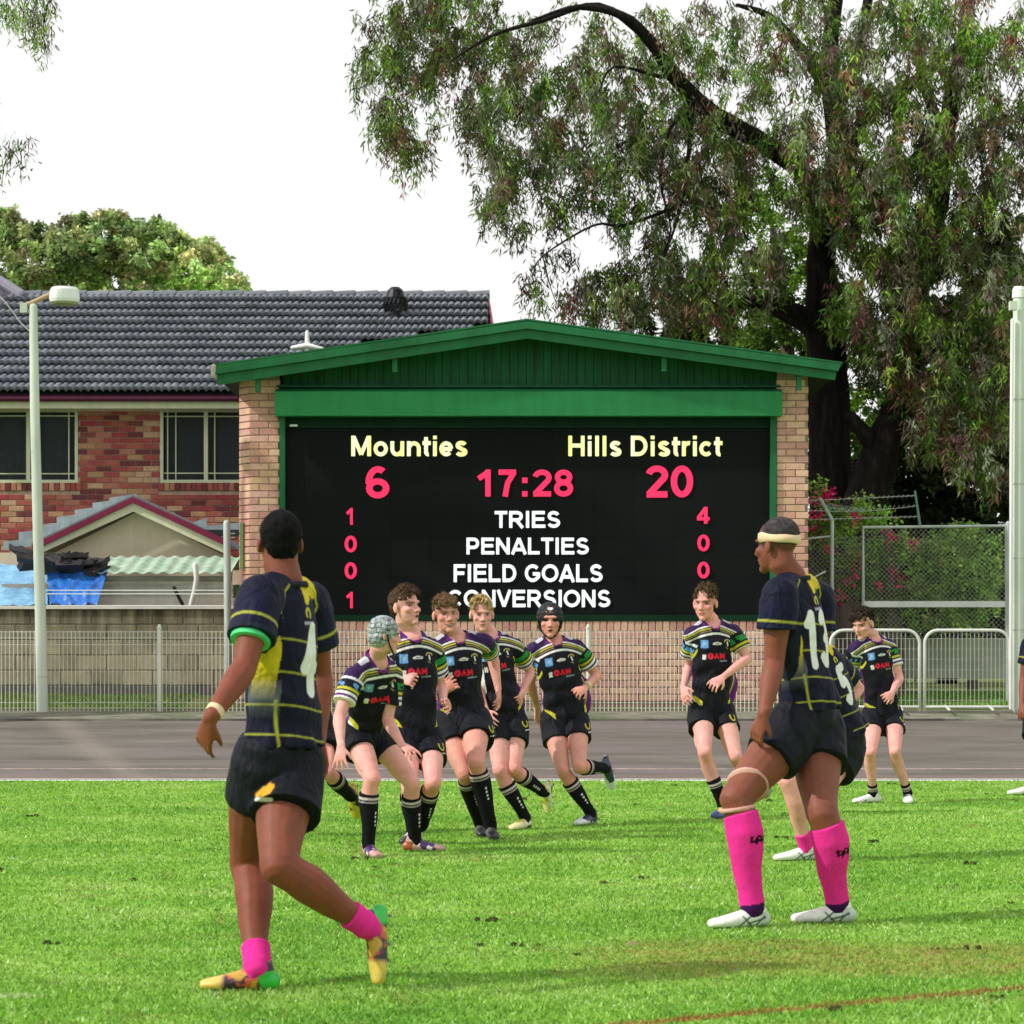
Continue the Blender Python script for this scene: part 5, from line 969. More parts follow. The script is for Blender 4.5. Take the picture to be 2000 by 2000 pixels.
        def sp(c, me, Kn=Kn, An=An, key=key, sf=sf): t, dist, L = seg(c, Kn, An); return s['sockp'](c, (t-sf)*L, t, R, key).clip(0, 1)
        fin("sock", sg, vs, KNIT, sp, 3, lambda c, n: n*(fnoise(c, 60, 3)*.0018)[:,None])
        bo = Geo(); side = d.cross(u); fp = lambda x, z: A0-u*(.088*k)+d*(x*k)+u*(z*k)
        bo.tube([fp(-.058,.036), fp(-.03,.042), fp(.01,.045), (fp(.06,.038)), fp(.11,.030), fp(.155,.025), fp(.19,.022)], [(.028*k,.032*k),(.036*k,.040*k),(.039*k,.042*k),(.042*k,.038*k),(.046*k,.032*k),(.045*k,.026*k),(.036*k,.022*k)], side=side, n=16)
        bo.tube([fp(-.02,.06), fp(-.012,.085), fp(-.008,.105)], [(.040*k,.046*k)]*3, side=side, n=14, caps=(1,0)); bo.tube([fp(.02,.07), fp(.10,.04)], [(.030*k,.022*k),(.034*k,.018*k)], side=side, n=10)
        on, dn, un, sn = np.array(fp(0,0)), np.array(d), np.array(u), np.array(side)
        def bd(c, n, on=on, un=un): z = (c-on)@un; return np.outer(np.clip(.004-z, 0, .1), un)
        def bp(c, me, on=on, dn=dn, un=un, sn=sn, key=key): q = c-on; return s['bootp']((q@dn)/k, (q@un)/k, (q@sn)/k, key, c).clip(0, 1)
        ob = fin("boot", bo, min(vs, .005), BOOTM, bp, 3, bd)
        stg = Geo()
        for (a_, b_) in ((-.045,.018),(-.045,-.018),(.06,.028),(.06,-.028),(.12,.03),(.12,-.03),(.165,0)): q = fp(a_,.004)+side*(b_*k); stg.tube([q, q-u*.012], [.007,.004], n=6, caps=(0,0))
        part("stud", stg, STUD, ob)['kind'] = 'stuff'
    # --- hair, headgear
    hr = s.get('hair'); hg = Geo(); e = lambda c, r: hg.ell(pt(*c), ax, tuple(q*hk for q in r), 20, 13)
    if hr == 'buzz': e((0,-.0215,.046), (.0785,.0905,.0800)); hn, hs, hd_ = "hair", .0045, .0008
    elif hr == 'crop': e((0,-.024,.040), (.0785,.0880,.0880)); e((0,-.053,-.003), (.064,.050,.066)); hn, hs, hd_ = "hair", .0045, .0025
    elif hr in ('wavy', 'fringe'):
        e((0,-.024,.044), (.0795,.088,.082)); rr = random.Random(s['pelvis'][0]); e((0,-.05,.0), (.069,.050,.058))
        for i in range(95):
            u_ = rr.uniform(-1,1); v_ = rr.uniform(-.5,1.0); x = .070*u_; y = .085*v_-.012; z = .036+.088*math.sqrt(max(.02, 1-u_*u_*.8-v_*v_*.75)); sw = s.get('sweep', .03); up_ = s.get('lift', .014)
            p0 = pt(x, y-.01, z-.006); p1 = pt(x+sw*.5, y+.012, z+up_*rr.uniform(.3,1.2)); p2 = pt(x+sw, y+.024, z-.004+rr.uniform(-.012,.008)); hg.tube([p0,p1,p2], [.0085*hk,.007*hk,.003*hk], n=6)
        if hr == 'fringe':
            for i in range(12): x = -.05+.1*i/11; hg.tube([pt(x,.06,.100), pt(x+.012,.088,.075), pt(x+.02,.096,.058+rr.uniform(-.008,.012))], [.012*hk,.011*hk,.004*hk], n=6)
        hn, hs, hd_ = "hair", .0036, .002
    elif hr == 'cap':
        e((0,-.018,.030), (.0930,.1050,.0990)); e((0,-.035,-.025), (.090,.080,.075)); hn, hs, hd_ = "scrum_cap", .0045, 0
    if hr:
        def hdisp(c, n):
            h = hloc(c)
            if hr == 'cap':
                a_ = np.arctan2(h[:,1]+.02, h[:,0]); z_ = h[:,2]; z_ = z_+.006*np.sin(a_*5); row = np.floor(z_/.034); gz_ = np.abs(((z_/.034) % 1)-.5)*2; ga = np.abs((((a_*2.1+row*.37) % 1))-.5)*2; return n*(-(.007*(gz_**6+ga**8)).clip(0,.008)*hk)[:,None]
            return n*(fnoise(np.c_[h[:,0]*2.2, h[:,1]*.6, h[:,2]]*hk, 130, 5, 2)*hd_)[:,None]
        def hp_(c, me):
            h = hloc(c)
            if hr == 'cap':
                a_ = np.arctan2(h[:,1]+.02, h[:,0]); z_ = h[:,2]; z_ = z_+.006*np.sin(a_*5); row = np.floor(z_/.034); gz_ = np.abs(((z_/.034) % 1)-.5)*2; ga = np.abs((((a_*2.1+row*.37) % 1))-.5)*2
                C = np.tile(np.array(s['capc']), (len(c),1)).astype(float); C *= (1+.45*fnoise(h, 130, 4, 2)*s.get('capvar', .8))[:,None]; w = np.clip((np.maximum(gz_**6, ga**10)-.35)*2, 0, 1)[:,None]; C = C*(1-w)+np.array((.02,.03,.035))*w
                if s.get('caplogo'): w = np.clip(1.4-((h[:,0]/.020)**2+((h[:,2]-.085)/.011)**2), 0, 1)*(h[:,1] > 0); C = C*(1-w[:,None])+.8*w[:,None]
                return C
            C = np.tile(hairc, (len(c),1)).astype(float); return C*(1+.5*fnoise(np.c_[h[:,0]*2.5, h[:,1]*.7, h[:,2]], 150, 6, 2)+.25*np.clip(h[:,2]*8,-1,1)*s.get('tip', .6))[:,None]
        ho = fin(hn, hg, hs, PAD if hr == 'cap' else HAIRM, hp_, 3, hdisp)
        if hr in ('wavy', 'fringe', 'crop'):
            hc_ = coords(ho.data); hn_ = normals(ho.data); NS = 2600 if hr != 'crop' else 2200; ix = RNG.integers(0, len(hc_), NS); ln = (RNG.uniform(.012,.028,NS) if hr != 'crop' else RNG.uniform(.003,.006,NS))[:,None]
            sw_ = np.array(r_*s.get('sweep', .02)*18+lk*.7+hu*.25); d_ = hn_[ix]*(.40 if hr != 'crop' else .8)+sw_*.55*(hr != 'crop')+RNG.normal(0,.30,(NS,3)); d_ /= np.linalg.norm(d_, axis=1, keepdims=True); sd2 = np.cross(d_, RNG.normal(size=(NS,3))); sd2 /= np.linalg.norm(sd2, axis=1, keepdims=True)
            b0_ = hc_[ix]-hn_[ix]*.002; V_ = np.stack([b0_-sd2*.0016, b0_+sd2*.0016, b0_+d_*ln], 1); ms_ = tri_mesh("strands", V_.reshape(-1,3), NS); vcol(ms_, np.repeat(hairc*RNG.uniform(.5,1.7,(NS,1)), 3, 0)); put("strands", ms_, HAIRM, ho)['kind'] = 'stuff'
        if hr == 'cap':
            st = Geo()
            for q in (-1, 1): st.tube([pt(q*.086,.012,.0), pt(q*.070,.030,-.055), pt(q*.040,.058,-.100), pt(0,.074,-.121)], [(.005,.010)]*4, n=6)
            part("chin_strap", st, BLACKM, ho, smooth=True)
    if s.get('band'):
        g_ = Geo(); pts = []
        for i in range(33): a = i/32*6.2832; pts.append(pt(.0795*math.cos(a), -.018+.088*math.sin(a), .034))
        g_.tube(pts, [(.004,.015)]*33, side=hu.cross(lk), n=8, caps=(0,0))
        g2 = Geo(); V = []; 
        for i in range(48):
            a = i/48*6.2832; 
            for (rx, ry, z) in ((.0780,.0925,-.019),(.0825,.0975,-.017),(.0840,.0985,0),(.0825,.0965,.016),(.0775,.0915,.018)): V.append(pt(rx*math.cos(a), -.016+ry*math.sin(a), .032+.010*math.sin(a)+.0022*math.sin(a*5+z*60)+z*(1+.12*math.sin(a*3))))
        g2.add(V, [(i*5+q, ((i+1) % 48)*5+q, ((i+1) % 48)*5+q+1, i*5+q+1) for i in range(48) for q in range(4)]); part("headband", g2, TAPE, root, smooth=True)
    for (which, t, r, m_, nm, lb) in s.get('bands', []):
        S0, E, Wr, d = R.arms[which]; a, b_ = (E, Wr) if t > 1 else (S0, E); tt_ = t-1 if t > 1 else t; p = a.lerp(b_, tt_); axd = (b_-a).normalized(); g_ = Geo(); g_.tube([p-axd*r[1], p+axd*r[1]], [r[0], r[0]*.97], n=40, caps=(0,0)); o = part(nm, g_, m_, root)
        if lb: o['label'] = lb
    if 'extra' in s: s['extra'](root, R)
    return root, R
def ring(root, p, axis, r, w, m_, nm, tilt=(0,0,0)):
    ax = (axis+Vector(tilt)).normalized(); g = Geo(); g.tube([p-ax*w, p+ax*w], [r, r], n=26, caps=(0,0)); return part(nm, g, m_, root, smooth=True)
COL_P = simple("collar_purple", (.16,.02,.20), .8, .2, 20); COL_D = simple("collar_navy", (.012,.014,.03), .8, .2, 20); STUD = simple("stud_plastic", (.25,.25,.25), .5); BLACKM = simple("strap_black", (.01,.01,.012), .6); TAPE = simple("tape_cream", (.70,.52,.34), .8, .12, 20, .3, 120); STRAP = simple("tape_pink_tan", (.62,.36,.28), .8, .15, 20, .3, 90)
# ---------------------------------------------------------------- printed patterns
def bl(C, w, col): w = np.clip(w, 0, 1)[:,None]; return C*(1-w)+np.array(col)*w
def st_(d, r, s=.0035): return np.clip((r-np.abs(d))/s+.5, 0, 1)
def stroke(x, z, pts, r):
    d = np.full(len(x), 9.)
    for (a, b), (c, e) in zip(pts[:-1], pts[1:]):
        dx_, dz_ = c-a, e-b; L = dx_*dx_+dz_*dz_+1e-12; t = np.clip(((x-a)*dx_+(z-b)*dz_)/L, 0, 1); d = np.minimum(d, np.hypot(x-a-t*dx_, z-b-t*dz_))
    return st_(d, r)
arc = lambda cx, cz, rx, rz, a0, a1, n=10: [(cx+rx*math.cos(math.radians(a0+(a1-a0)*i/n)), cz+rz*math.sin(math.radians(a0+(a1-a0)*i/n))) for i in range(n+1)]
GL = {'1': [[(-.25,.32),(.05,.5),(.05,-.5)]], '3': [arc(0,.24,.26,.25,150,-80)+arc(0,-.24,.28,.26,80,-150)], '4': [[(.12,-.5),(.12,.5),(-.3,-.12),(.32,-.12)]], '5': [[(.28,.5),(-.2,.5),(-.24,.08)]+arc(-.02,-.16,.28,.32,110,-140)],
      'O': [arc(0,0,.34,.45,0,360,18)], 'M': [[(-.36,-.5),(-.36,.5),(0,-.2),(.36,.5),(.36,-.5)]], 'A': [[(-.34,-.5),(0,.5),(.34,-.5)],[(-.2,-.15),(.2,-.15)]], 'I': [[(0,-.5),(0,.5)]], 'K': [[(-.25,-.5),(-.25,.5)],[(.3,.5),(-.25,0),(.3,-.5)]]}
def glyphs(x, z, txt, cx, cz, h, w, r):
    """x grows to the reader's right, z up"""
    out = np.zeros(len(x)); n = len(txt)
    for i, ch in enumerate(txt):
        ox = cx+(i-(n-1)/2)*w
        for pl in GL[ch]: out = np.maximum(out, stroke(x, z, [(ox+a*w*.86, cz+b*h) for a, b in pl], r))
    return out
YEL, WHI, NAVY, BLK_ = (.55,.50,.04), (.78,.76,.74), (.008,.009,.025), (.010,.010,.016)
def kit_teen(c, v, x, y, arm, ta, R):
    # x>0 towards the wearer's right, v metres below the collar
    C = np.tile(np.array(BLK_), (len(c),1)).astype(float); tor = arm < 0; f = (y > -.02) & tor
    purple = (.13,.018,.19)
    C = bl(C, ((y < -.045) & tor)*1., purple); C = bl(C, st_(v-.0, .05)*tor*(np.abs(x) < .085), purple)
    vv = v-1.6*x*x
    for v0, r, col in ((.045,.0055,WHI), (.063,.0052,YEL), (.080,.0035,(.30,.25,.16)), (.104,.0080,WHI)): C = bl(C, st_(vv-v0, r)*f*((np.abs(x) > .035)|(v0 > .09)), col)
    C = bl(C, (vv < .035)*(f)*(np.abs(x) > .06)*.55, (.06,.02,.12))
    cr_ = np.maximum(np.abs(x-.095)/.026, np.abs(v-.185)/.032+np.clip((v-.2)*18,0,1)*np.abs(x-.095)/.026*.4); C = bl(C, np.clip((1.1-cr_)*4,0,1)*f, (.16,.36,.68)); C = bl(C, np.clip((1-np.hypot((x-.095)/.012,(v-.182)/.015))*3,0,1)*f*.6, (.5,.65,.85))
    C = bl(C, stroke(x, v, [(.032,.183),(.018,.176),(0,.172),(-.016,.175),(-.034,.180)], .0045)*f, WHI)
    C = bl(C, stroke(x, v, [(.022,.187),(-.030,.186)], .0035)*f, WHI)
    C = bl(C, stroke(x, v, arc(-.088,.165,.024,.014,180,360), .004)*f, (.55,.42,.15)); C = bl(C, stroke(x, v, [(-.088,.17),(-.092,.195)], .006)*f, WHI); C = bl(C, stroke(x, v, [(-.078,.21),(-.095,.218)], .003)*f, (.4,.32,.12))
    C = bl(C, (np.maximum(np.abs(x-.098)/.013, np.abs(v-.283)/.020) < 1)*f*.9, WHI)
    C = bl(C, glyphs(-x, -v, "OAM", -.006, -.275, .034, .046, .0056)*f, (.72,.02,.035)); C = bl(C, glyphs(-x, -v, "O", -.052, -.275, .034, .05, .009)*f, (.78,.03,.07))
    C = bl(C, stroke(x, v, [(-.02,.312),(-.085,.310)], .004)*f, (.25,.32,.35))
    hem = v-R.hem; ax_ = np.abs(x); C = bl(C, ((hem > -.13+ .9*(.165-ax_)) & (ax_ > .105) & (y < .09)&tor)*1., YEL); C = bl(C, ((hem > -.10+1.1*(.165-ax_)) & (ax_ > .13) & (y < .075)&tor)*1., WHI); C = bl(C, ((y < .0) & tor & (ax_ > .06) & (v > .2))*1., purple)
    C = bl(C, st_((ax_-.150-.05*np.sin((v-.25)*9)), .006)*((v > .22) & (y > -.03) & (y < .07) & tor), YEL)
    for i in (0, 1):
        a = arm == i; left = (x < 0)
        C = bl(C, a*st_(ta-.118, .0095), YEL); C = bl(C, a*st_(ta-.150, .0095), WHI); C = bl(C, a*(ta > .163), purple); C = bl(C, a*(ta > .176), WHI)
        C = bl(C, a*left*st_(ta-.072, .022)*(fnoise(c, 60, 12) > -.25)*(y > -.06), (.02,.25,.05)); C = bl(C, a*(~left)*st_(ta-.085, .018)*(fnoise(c, 70, 11) > -.1)*(y > -.06), (.12,.32,.68)); C = bl(C, a*(~left)*st_(ta-.035, .014)*(y > .0), (.7,.7,.75))
        C = bl(C, ((arm < 0) & (v < .04) & (np.abs(x) > .09) & (np.abs(x) < .15) & (y < .04))*.75, (.55,.55,.62))
    return C
def kit_black(num, cx=0.0, pitch=.125):
    def kit(c, v, x, y, arm, ta, R):
        C = np.tile(np.array(NAVY), (len(c),1)).astype(float); C = bl(C, ((arm >= 0)*.5), (.012,.012,.045)); tor = arm < 0; bk = (y < .02) & tor; ax_ = np.abs(x)
        lime = (.36,.36,.05)
        for v0 in (.225,.345,.465,.575): C = bl(C, st_(v-v0-.02*np.sin(x*9), .0034)*tor*((ax_ < .15)|(v0 > .4)), lime)
        C = bl(C, st_(ax_-.128, .0034)*tor*(v > .43)*(y < .07), lime)
        yk = .052+.018*np.cos(x*55)*(ax_ < .1)-.2*np.clip(ax_-.08,0,1); C = bl(C, (v < yk+.012)*(y < .03)*(x < .128)*(x > -.012)*1., (.66,.52,.02))
        w = ((ax_ > .132) & (v > .18) & (v < .43) & (y < .06) & (y > -.055-.1*(v-.18)) & tor)*np.clip((.43-v)/.12, 0, 1); C = bl(C, w, (.62,.48,.02)); w = ((ax_ > .118) & (v > .36) & (v < .50) & (y < .075) & (y > -.06) & tor)*np.clip((.50-v)/.14,0,1)*np.clip((v-.34)/.08,0,1)*.45; C = bl(C, w, (.35,.38,.40))
        C = bl(C, stroke(ax_, v, [(.075,.01),(.115,.035),(.135,.085),(.13,.13)], .0042)*bk, lime)
        C = bl(C, stroke(x, v, arc(0,.115,.014,.018,150,400), .006)*bk, (.5,.45,.06)); C = bl(C, st_(v-.150, .006)*(ax_ < .035)*bk*.8, (.45,.45,.55))
        xr = x-cx; C = bl(C, glyphs(xr, -v, num, 0, -.285, .225, pitch, .027 if pitch > .11 else .022)*bk, (.78,.78,.78))
        a = arm >= 0; C = bl(C, a*st_(ta-.115, .0055), lime); C = bl(C, a*(ta > .155)*.7, (.01,.02,.025))
        return C
    return kit
def teen_sock(c, dd, t, R, key):
    C = np.tile(np.array((.010,.010,.012)), (len(c),1)).astype(float); C = bl(C, st_(dd-.030, .008), (.62,.50,.52)); C = bl(C, st_(dd-.052, .004), (.45,.38,.40))
    q = (c-np.array(R.pel))@np.array(R.front); lg = R.legs[0 if key == 'A' else 1]; A_, K_ = np.array(lg[2]), np.array(lg[1]); ax = K_+(A_-K_)*t[:,None]; x = (c-ax)@np.array(R.right); y = (c-ax)@np.array(R.front)
    return bl(C, (np.abs(x+.012) < .006)*(np.sin(dd*230) > -.2)*(dd > .10)*(dd < .20)*(y > 0), WHI)
def pink_sock(mark):
    def f(c, dd, t, R, key):
        C = np.tile(np.array((.80,.035,.30)), (len(c),1)).astype(float)
        if mark:
            lg = R.legs[0 if key == 'A' else 1]; A_, K_ = np.array(lg[2]), np.array(lg[1]); ax = K_+(A_-K_)*t[:,None]; q = c-ax; ang = np.arctan2(q[:,1], q[:,0]); u = (ang+math.radians(38))
            C = bl(C, ((np.abs(u) < .62) & (np.abs(dd-.125-.006*np.sin(u*14)) < .017) & (np.sin(u*19)+.6*np.sin(dd*300) > -.9)), (.01,.005,.01)); C = bl(C, (t > .965)*1., (.05,.01,.08))
        return C
    return f
def boots(base, toe=None, heel=None, accents=(), seed=1, sole=(.3,.3,.3)):
    def f(x, z, y, key, c):
        q = np.stack([x, z, y], 1); n1 = fnoise(q, 45, seed); n2 = fnoise(q, 38, seed+9); C = np.tile(np.array(base), (len(x),1)).astype(float)
        for i, a in enumerate(accents): C = bl(C, np.clip((fnoise(q, 40+8*i, seed+3*i)-.12)*9, 0, 1)*(x < .15), a)
        if toe is not None: C = bl(C, np.clip((x-.115)/.02, 0, 1), toe)
        if heel is not None: C = bl(C, np.clip((-.012-x+z*.2)/.012, 0, 1)*(z < .075), heel)
        return bl(C, (z < .010)*1., sole)
    return f
def boots_white(x, z, y, key, c):
    C = np.tile(np.array((.80,.82,.76)), (len(x),1)).astype(float); C = bl(C, np.clip((-.005-x)/.03,0,1)*(z < .07)*.7, (.42,.52,.50))
    for pts in ([(.075,.012),(.02,.055)], [(.06,.052),(.015,.008)], [(-.005,.012),(-.02,.03),(-.045,.05)], [(.035,.02),(-.05,.045)]): C = bl(C, stroke(x, z, pts, .0038), (.03,.06,.07))
    return bl(C, (z < .010)*1., (.35,.42,.36))
BROWN, BROWN2, PALE, TAN = (.21,.062,.036), (.22,.072,.044), (.74,.37,.325), (.69,.325,.26)
ORANGE_W = lambda c, C, R: C
def short_logo(px, py, cA=(.7,.33,.02), cB=(.75,.75,.7)):
    def f(c, C, R):
        u = c[:,0]/c[:,1]*F+CXP; w = HY-(c[:,2]-CH)/c[:,1]*F      # where the badge sits on the left leg of the shorts
        q = R; return C
    return f
def near_logo(target_px, D, r=.05):
    p = np.array(W(*target_px, D))
    def f(c, C, R):
        q = c-p; x, z = q[:,0], q[:,2]; near = c[:,1] < R.pel.y+.05
        C = bl(C, stroke(x, z, [(-.028,-.004),(.0,.020),(.034,.030),(.02,.012),(-.005,-.002),(.024,.034)], .008)*near, (.72,.36,.03)); return bl(C, stroke(x, z, [(-.03,-.020),(.026,-.022)], .008)*near, (.72,.72,.66))
    return f
def teen_short(c, C, R):
    x = (c-np.array(R.pel))@np.array(R.right); z = (c-np.array(R.pel))@np.array(R.up); y = (c-np.array(R.pel))@np.array(R.front)
    C = bl(C, stroke(x+.118, z+.10, arc(0,0,.022,.03,20,-200), .005)*(y > 0), YEL); return bl(C, (np.abs(x+.12) < .02)*(np.abs(z+.155) < .004)*(y > 0), WHI)
COLP = COL_P
tw_ = dict(leg=1.0, mus=.95, kit=kit_teen, collarm=COL_P, sockp=teen_sock, shortp=teen_short, shortc=(.010,.011,.016), vox=.0056, slv=.64, hk=1.12, nk=.058)
people = []
# man on the left, walking away to the left
people.append(dict(label="muscular player in navy jersey walking left, short pink socks and yellow boots, green heel", D=9.72, k=1.03, mus=1.12, build=.94, leg=1.06, face=-1, skin=BROWN, flush=(1.12,.92,.9), pelvis=(556,1455), hipA=(520,1500,-.03), hipB=(568,1500,.05), neck=(556,1138,0), shA=(508,1166,-.17), shB=(604,1178,.19),
    elA=(477,1306,'-'), wrA=(411,1402,'-'), hdA=(388,1480,'+'), pnA=(.5,.6,0), curlA=22, elB=(626,1322,'+'), wrB=(622,1450,'-'), hdB=(626,1545,'+'), curlB=30, knA=(484,1690,'+'), anA=(503,1872,'-'), toA=(388,1920,'-'), knB=(545,1692,'-'), anB=(716,1808,'+'), toB=(738,1925,'+'), plantB=False,
    head=(546,1062,.03), look=(-.30,1,.05), hair='crop', fade=.85, hairc=(.006,.0055,.006), nk=.066, splay=.35, hk=1.0, eyes=False, kit=kit_black("4", .01), vox=.0062, voxj=.0048, slv=.58, hem=-.02, shortA=.33, shortB=.49, shr=.97, sockA=.80, sockB=.80, sockp=pink_sock(False), bootp=boots((.55,.33,.04), (.68,.50,.10), (.03,.50,.06), ((.02,.03,.16), (.08,.02,.05), (.55,.10,.04), (.02,.02,.03)), 5, (.2,.2,.1)), shortp=near_logo((517,1550), 9.6),
    bands=[(0, .595, (.0765,.011), simple("armband_green", (.08,.62,.24), .6, .15), "sleeve_band", "bright green band under the left sleeve"), (0, 1.88, (.034,.014), TAPE, "wrist_tape", None)]))
# man with 13
def m2x(root, R):
    H, K, A, d, u = R.legs[0]; o = ring(root, H.lerp(K, .80), (K-H).normalized(), .100, .009, STRAP, "knee_strap", (.55,0,.35)); ring(root, K.lerp(A, .09), (A-K).normalized(), .084, .010, STRAP, "knee_strap")
people.append(dict(label="player in navy jersey numbered 13 with cream headband, long pink socks and white boots", D=12.15, k=1.05, mus=1.13, build=.97, leg=1.09, face=-1, skin=BROWN2, flush=(1.12,.9,.9), pelvis=(1584,1400), hipA=(1550,1432,-.07), hipB=(1598,1432,.09), neck=(1548,1130,0), shA=(1522,1164,-.19), shB=(1596,1166,.20),
    elA=(1512,1296,'-'), wrA=(1492,1394,'-'), hdA=(1466,1462,'+'), pnA=(.7,.5,0), curlA=24, elB=(1592,1296,'+'), wrB=(1552,1385,'+'), hdB=(1530,1440,'-'), curlB=40, knA=(1437,1560,'-'), anA=(1470,1752,'+'), toA=(1386,1786,'-'), knB=(1606,1590,'-'), anB=(1636,1770,'+'), toB=(1541,1795,'-'),
    head=(1517,1066,.0), look=(-.80,.70,-.04), hair='buzz', fade=.75, hairc=(.045,.038,.040), nk=.062, splay=.4, hk=1.04, eyes=True, band=True, kit=kit_black("13", -.030, .098), vox=.0062, voxj=.0048, slv=.50, hem=.03, short=.40, shr=.92, sockA=.14, sockB=.12, sockp=pink_sock(True), bootp=boots_white, extra=m2x))
# headgear boy crouching
people.append(dict(tw_, label="crouching boy in a pale grey padded scrum cap, hands lowered above his knees", D=16.3, k=.95, build=.92, face=1, skin=PALE, pelvis=(708,1425,.10), hipA=(690,1440,.05), hipB=(730,1440,.22), neck=(738,1279,-.16), shA=(690,1322,-.22), shB=(768,1318,-.02),
    elA=(662,1400,'-'), wrA=(666,1458,'-'), hdA=(662,1506,'-'), curlA=14, pnA=(.4,1,0), elB=(757,1408,'+'), wrB=(786,1456,'-'), hdB=(814,1474,'-'), curlB=28, pnB=(.0,.3,-1), knA=(727,1522,'-'), anA=(719,1648,'+'), toA=(738,1672,'-'), knB=(806,1532,'-'), anB=(810,1646,'+'), toB=(862,1668,'-'),
    head=(752,1240,-.26), look=(.93,.1,-.12), hair='cap', capvar=1.5, capc=(.31,.34,.36), eyes=True, hk=1.0, hem=-.10, sock=.22, bootp=boots((.55,.30,.28), None, (.4,.1,.04), ((.05,.02,.12), (.75,.72,.7)), 8), splay=2.0, short=.36))
# tall brown haired boy
people.append(dict(tw_, label="tall wavy brown haired boy behind the scrum cap boy, fist across his chest", D=17.35, k=1.0, build=.92, face=1, skin=PALE, pelvis=(812,1428), hipA=(790,1448,-.02), hipB=(838,1448,.03), neck=(803,1233,0), shA=(768,1270,-.04), shB=(845,1268,.06),
    elA=(752,1345,'+'), wrA=(786,1328,'-'), hdA=(818,1328,'-'), curlA=78, pnA=(0,1,-.4), elB=(862,1345,'+'), wrB=(866,1372,'-'), hdB=(886,1376,'-'), curlB=75, pnB=(-.4,.6,0), knA=(800,1540,'-'), anA=(806,1640,'+'), toA=(790,1660,'-'), knB=(846,1530,'-'), anB=(824,1612,'+'), toB=(822,1650,'+'), plantB=False,
    head=(791,1186,-.04), look=(.78,-.62,.10), hair='wavy', hairc=(.075,.042,.026), sweep=-.02, lift=.020, gaze=.003, mouth='open', sock=.22, bootp=boots((.03,.03,.035), None, None, ((.7,.7,.7),), 3)))
# grinning boy
people.append(dict(tw_, label="grinning sandy haired boy running with bent arm, right of the tall boy", D=18.0, k=1.0, mus=.97, build=1.0, leg=1.05, face=1, skin=TAN, pelvis=(903,1398), hipA=(876,1420,.0), hipB=(930,1416,-.03), neck=(888,1239,0), shA=(846,1268,-.06), shB=(944,1256,.08),
    elA=(848,1338,'+'), wrA=(872,1348,'-'), hdA=(890,1328,'-'), curlA=70, pnA=(.3,1,0), elB=(962,1280,'+'), wrB=(973,1346,'-'), hdB=(976,1385,'-'), curlB=26, pnB=(-1,.3,0), knA=(908,1512,'-'), anA=(938,1594,'+'), toA=(942,1626,'-'), knB=(930,1492,'-'), anB=(958,1604,'+'), toB=(966,1634,'-'),
    head=(871,1200,-.06), look=(.30,-1,-.02), roll=-4, hair='fringe', hairc=(.16,.095,.05), sweep=.015, lift=.012, mouth='grin', sock=.12, nk=.060, bootp=boots((.028,.03,.036), None, None, ((.10,.10,.11),), 3), short=.40, shr=1.06))
# blond boy
people.append(dict(tw_, tail=[(1012,1368,.10,.04,.14)], label="blond boy jogging between the grinning boy and the black scrum cap boy", D=18.9, k=.95, build=.86, face=1, skin=PALE, pelvis=(985,1392), hipA=(968,1412,-.02), hipB=(1006,1412,.03), neck=(955,1235,0), shA=(926,1262,-.02), shB=(1006,1264,.05),
    elA=(930,1340,'+'), wrA=(950,1390,'-'), hdA=(962,1420,'-'), elB=(1036,1312,'+'), wrB=(1020,1352,'-'), hdB=(1010,1378,'-'), curlB=30, pnB=(-1,.3,0), knA=(976,1505,'-'), anA=(1026,1600,'+'), toA=(1000,1616,'-'), knB=(1003,1502,'-'), anB=(1060,1546,'+'), toB=(1068,1584,'+'), plantB=False,
    head=(941,1200,-.04), look=(.12,-1,-.10), hair='wavy', hairc=(.42,.30,.13), lift=.016, sweep=.02, sock=.30, bootp=boots((.62,.52,.08), (.75,.68,.35), None, ((.75,.75,.6), (.1,.1,.02)), 4)))
# black scrum cap boy
people.append(dict(tw_, tail=[(1140,1352,.10,.05,.16)], label="boy in a black padded scrum cap running, one white boot kicked up behind", D=19.35, k=.98, mus=.92, build=.97, face=1, skin=TAN, pelvis=(1104,1396), hipA=(1080,1414,.0), hipB=(1126,1410,.0), neck=(1080,1245,0), shA=(1044,1270,-.04), shB=(1126,1266,.05),
    elA=(1036,1336,'+'), wrA=(1050,1385,'+'), hdA=(1056,1415,'+'), elB=(1166,1320,'+'), wrB=(1142,1344,'-'), hdB=(1120,1354,'-'), curlB=62, pnB=(0,1,-.5), knA=(1100,1506,'-'), anA=(1154,1596,'+'), toA=(1128,1610,'-'), knB=(1132,1498,'-'), anB=(1180,1500,'+'), toB=(1194,1540,'+'), plantB=False,
    head=(1074,1212,-.05), look=(.03,-1,-.06), hair='cap', capc=(.012,.013,.016), capvar=.5, caplogo=True, hairc=(.03,.02,.015), mouth='open', sock=.26, bootp=boots((.72,.74,.76), None, None, ((.03,.04,.08),), 6), short=.40, bands=[(1, 1.80, (.033,.020), TAPE, "wrist_tape", None)]))
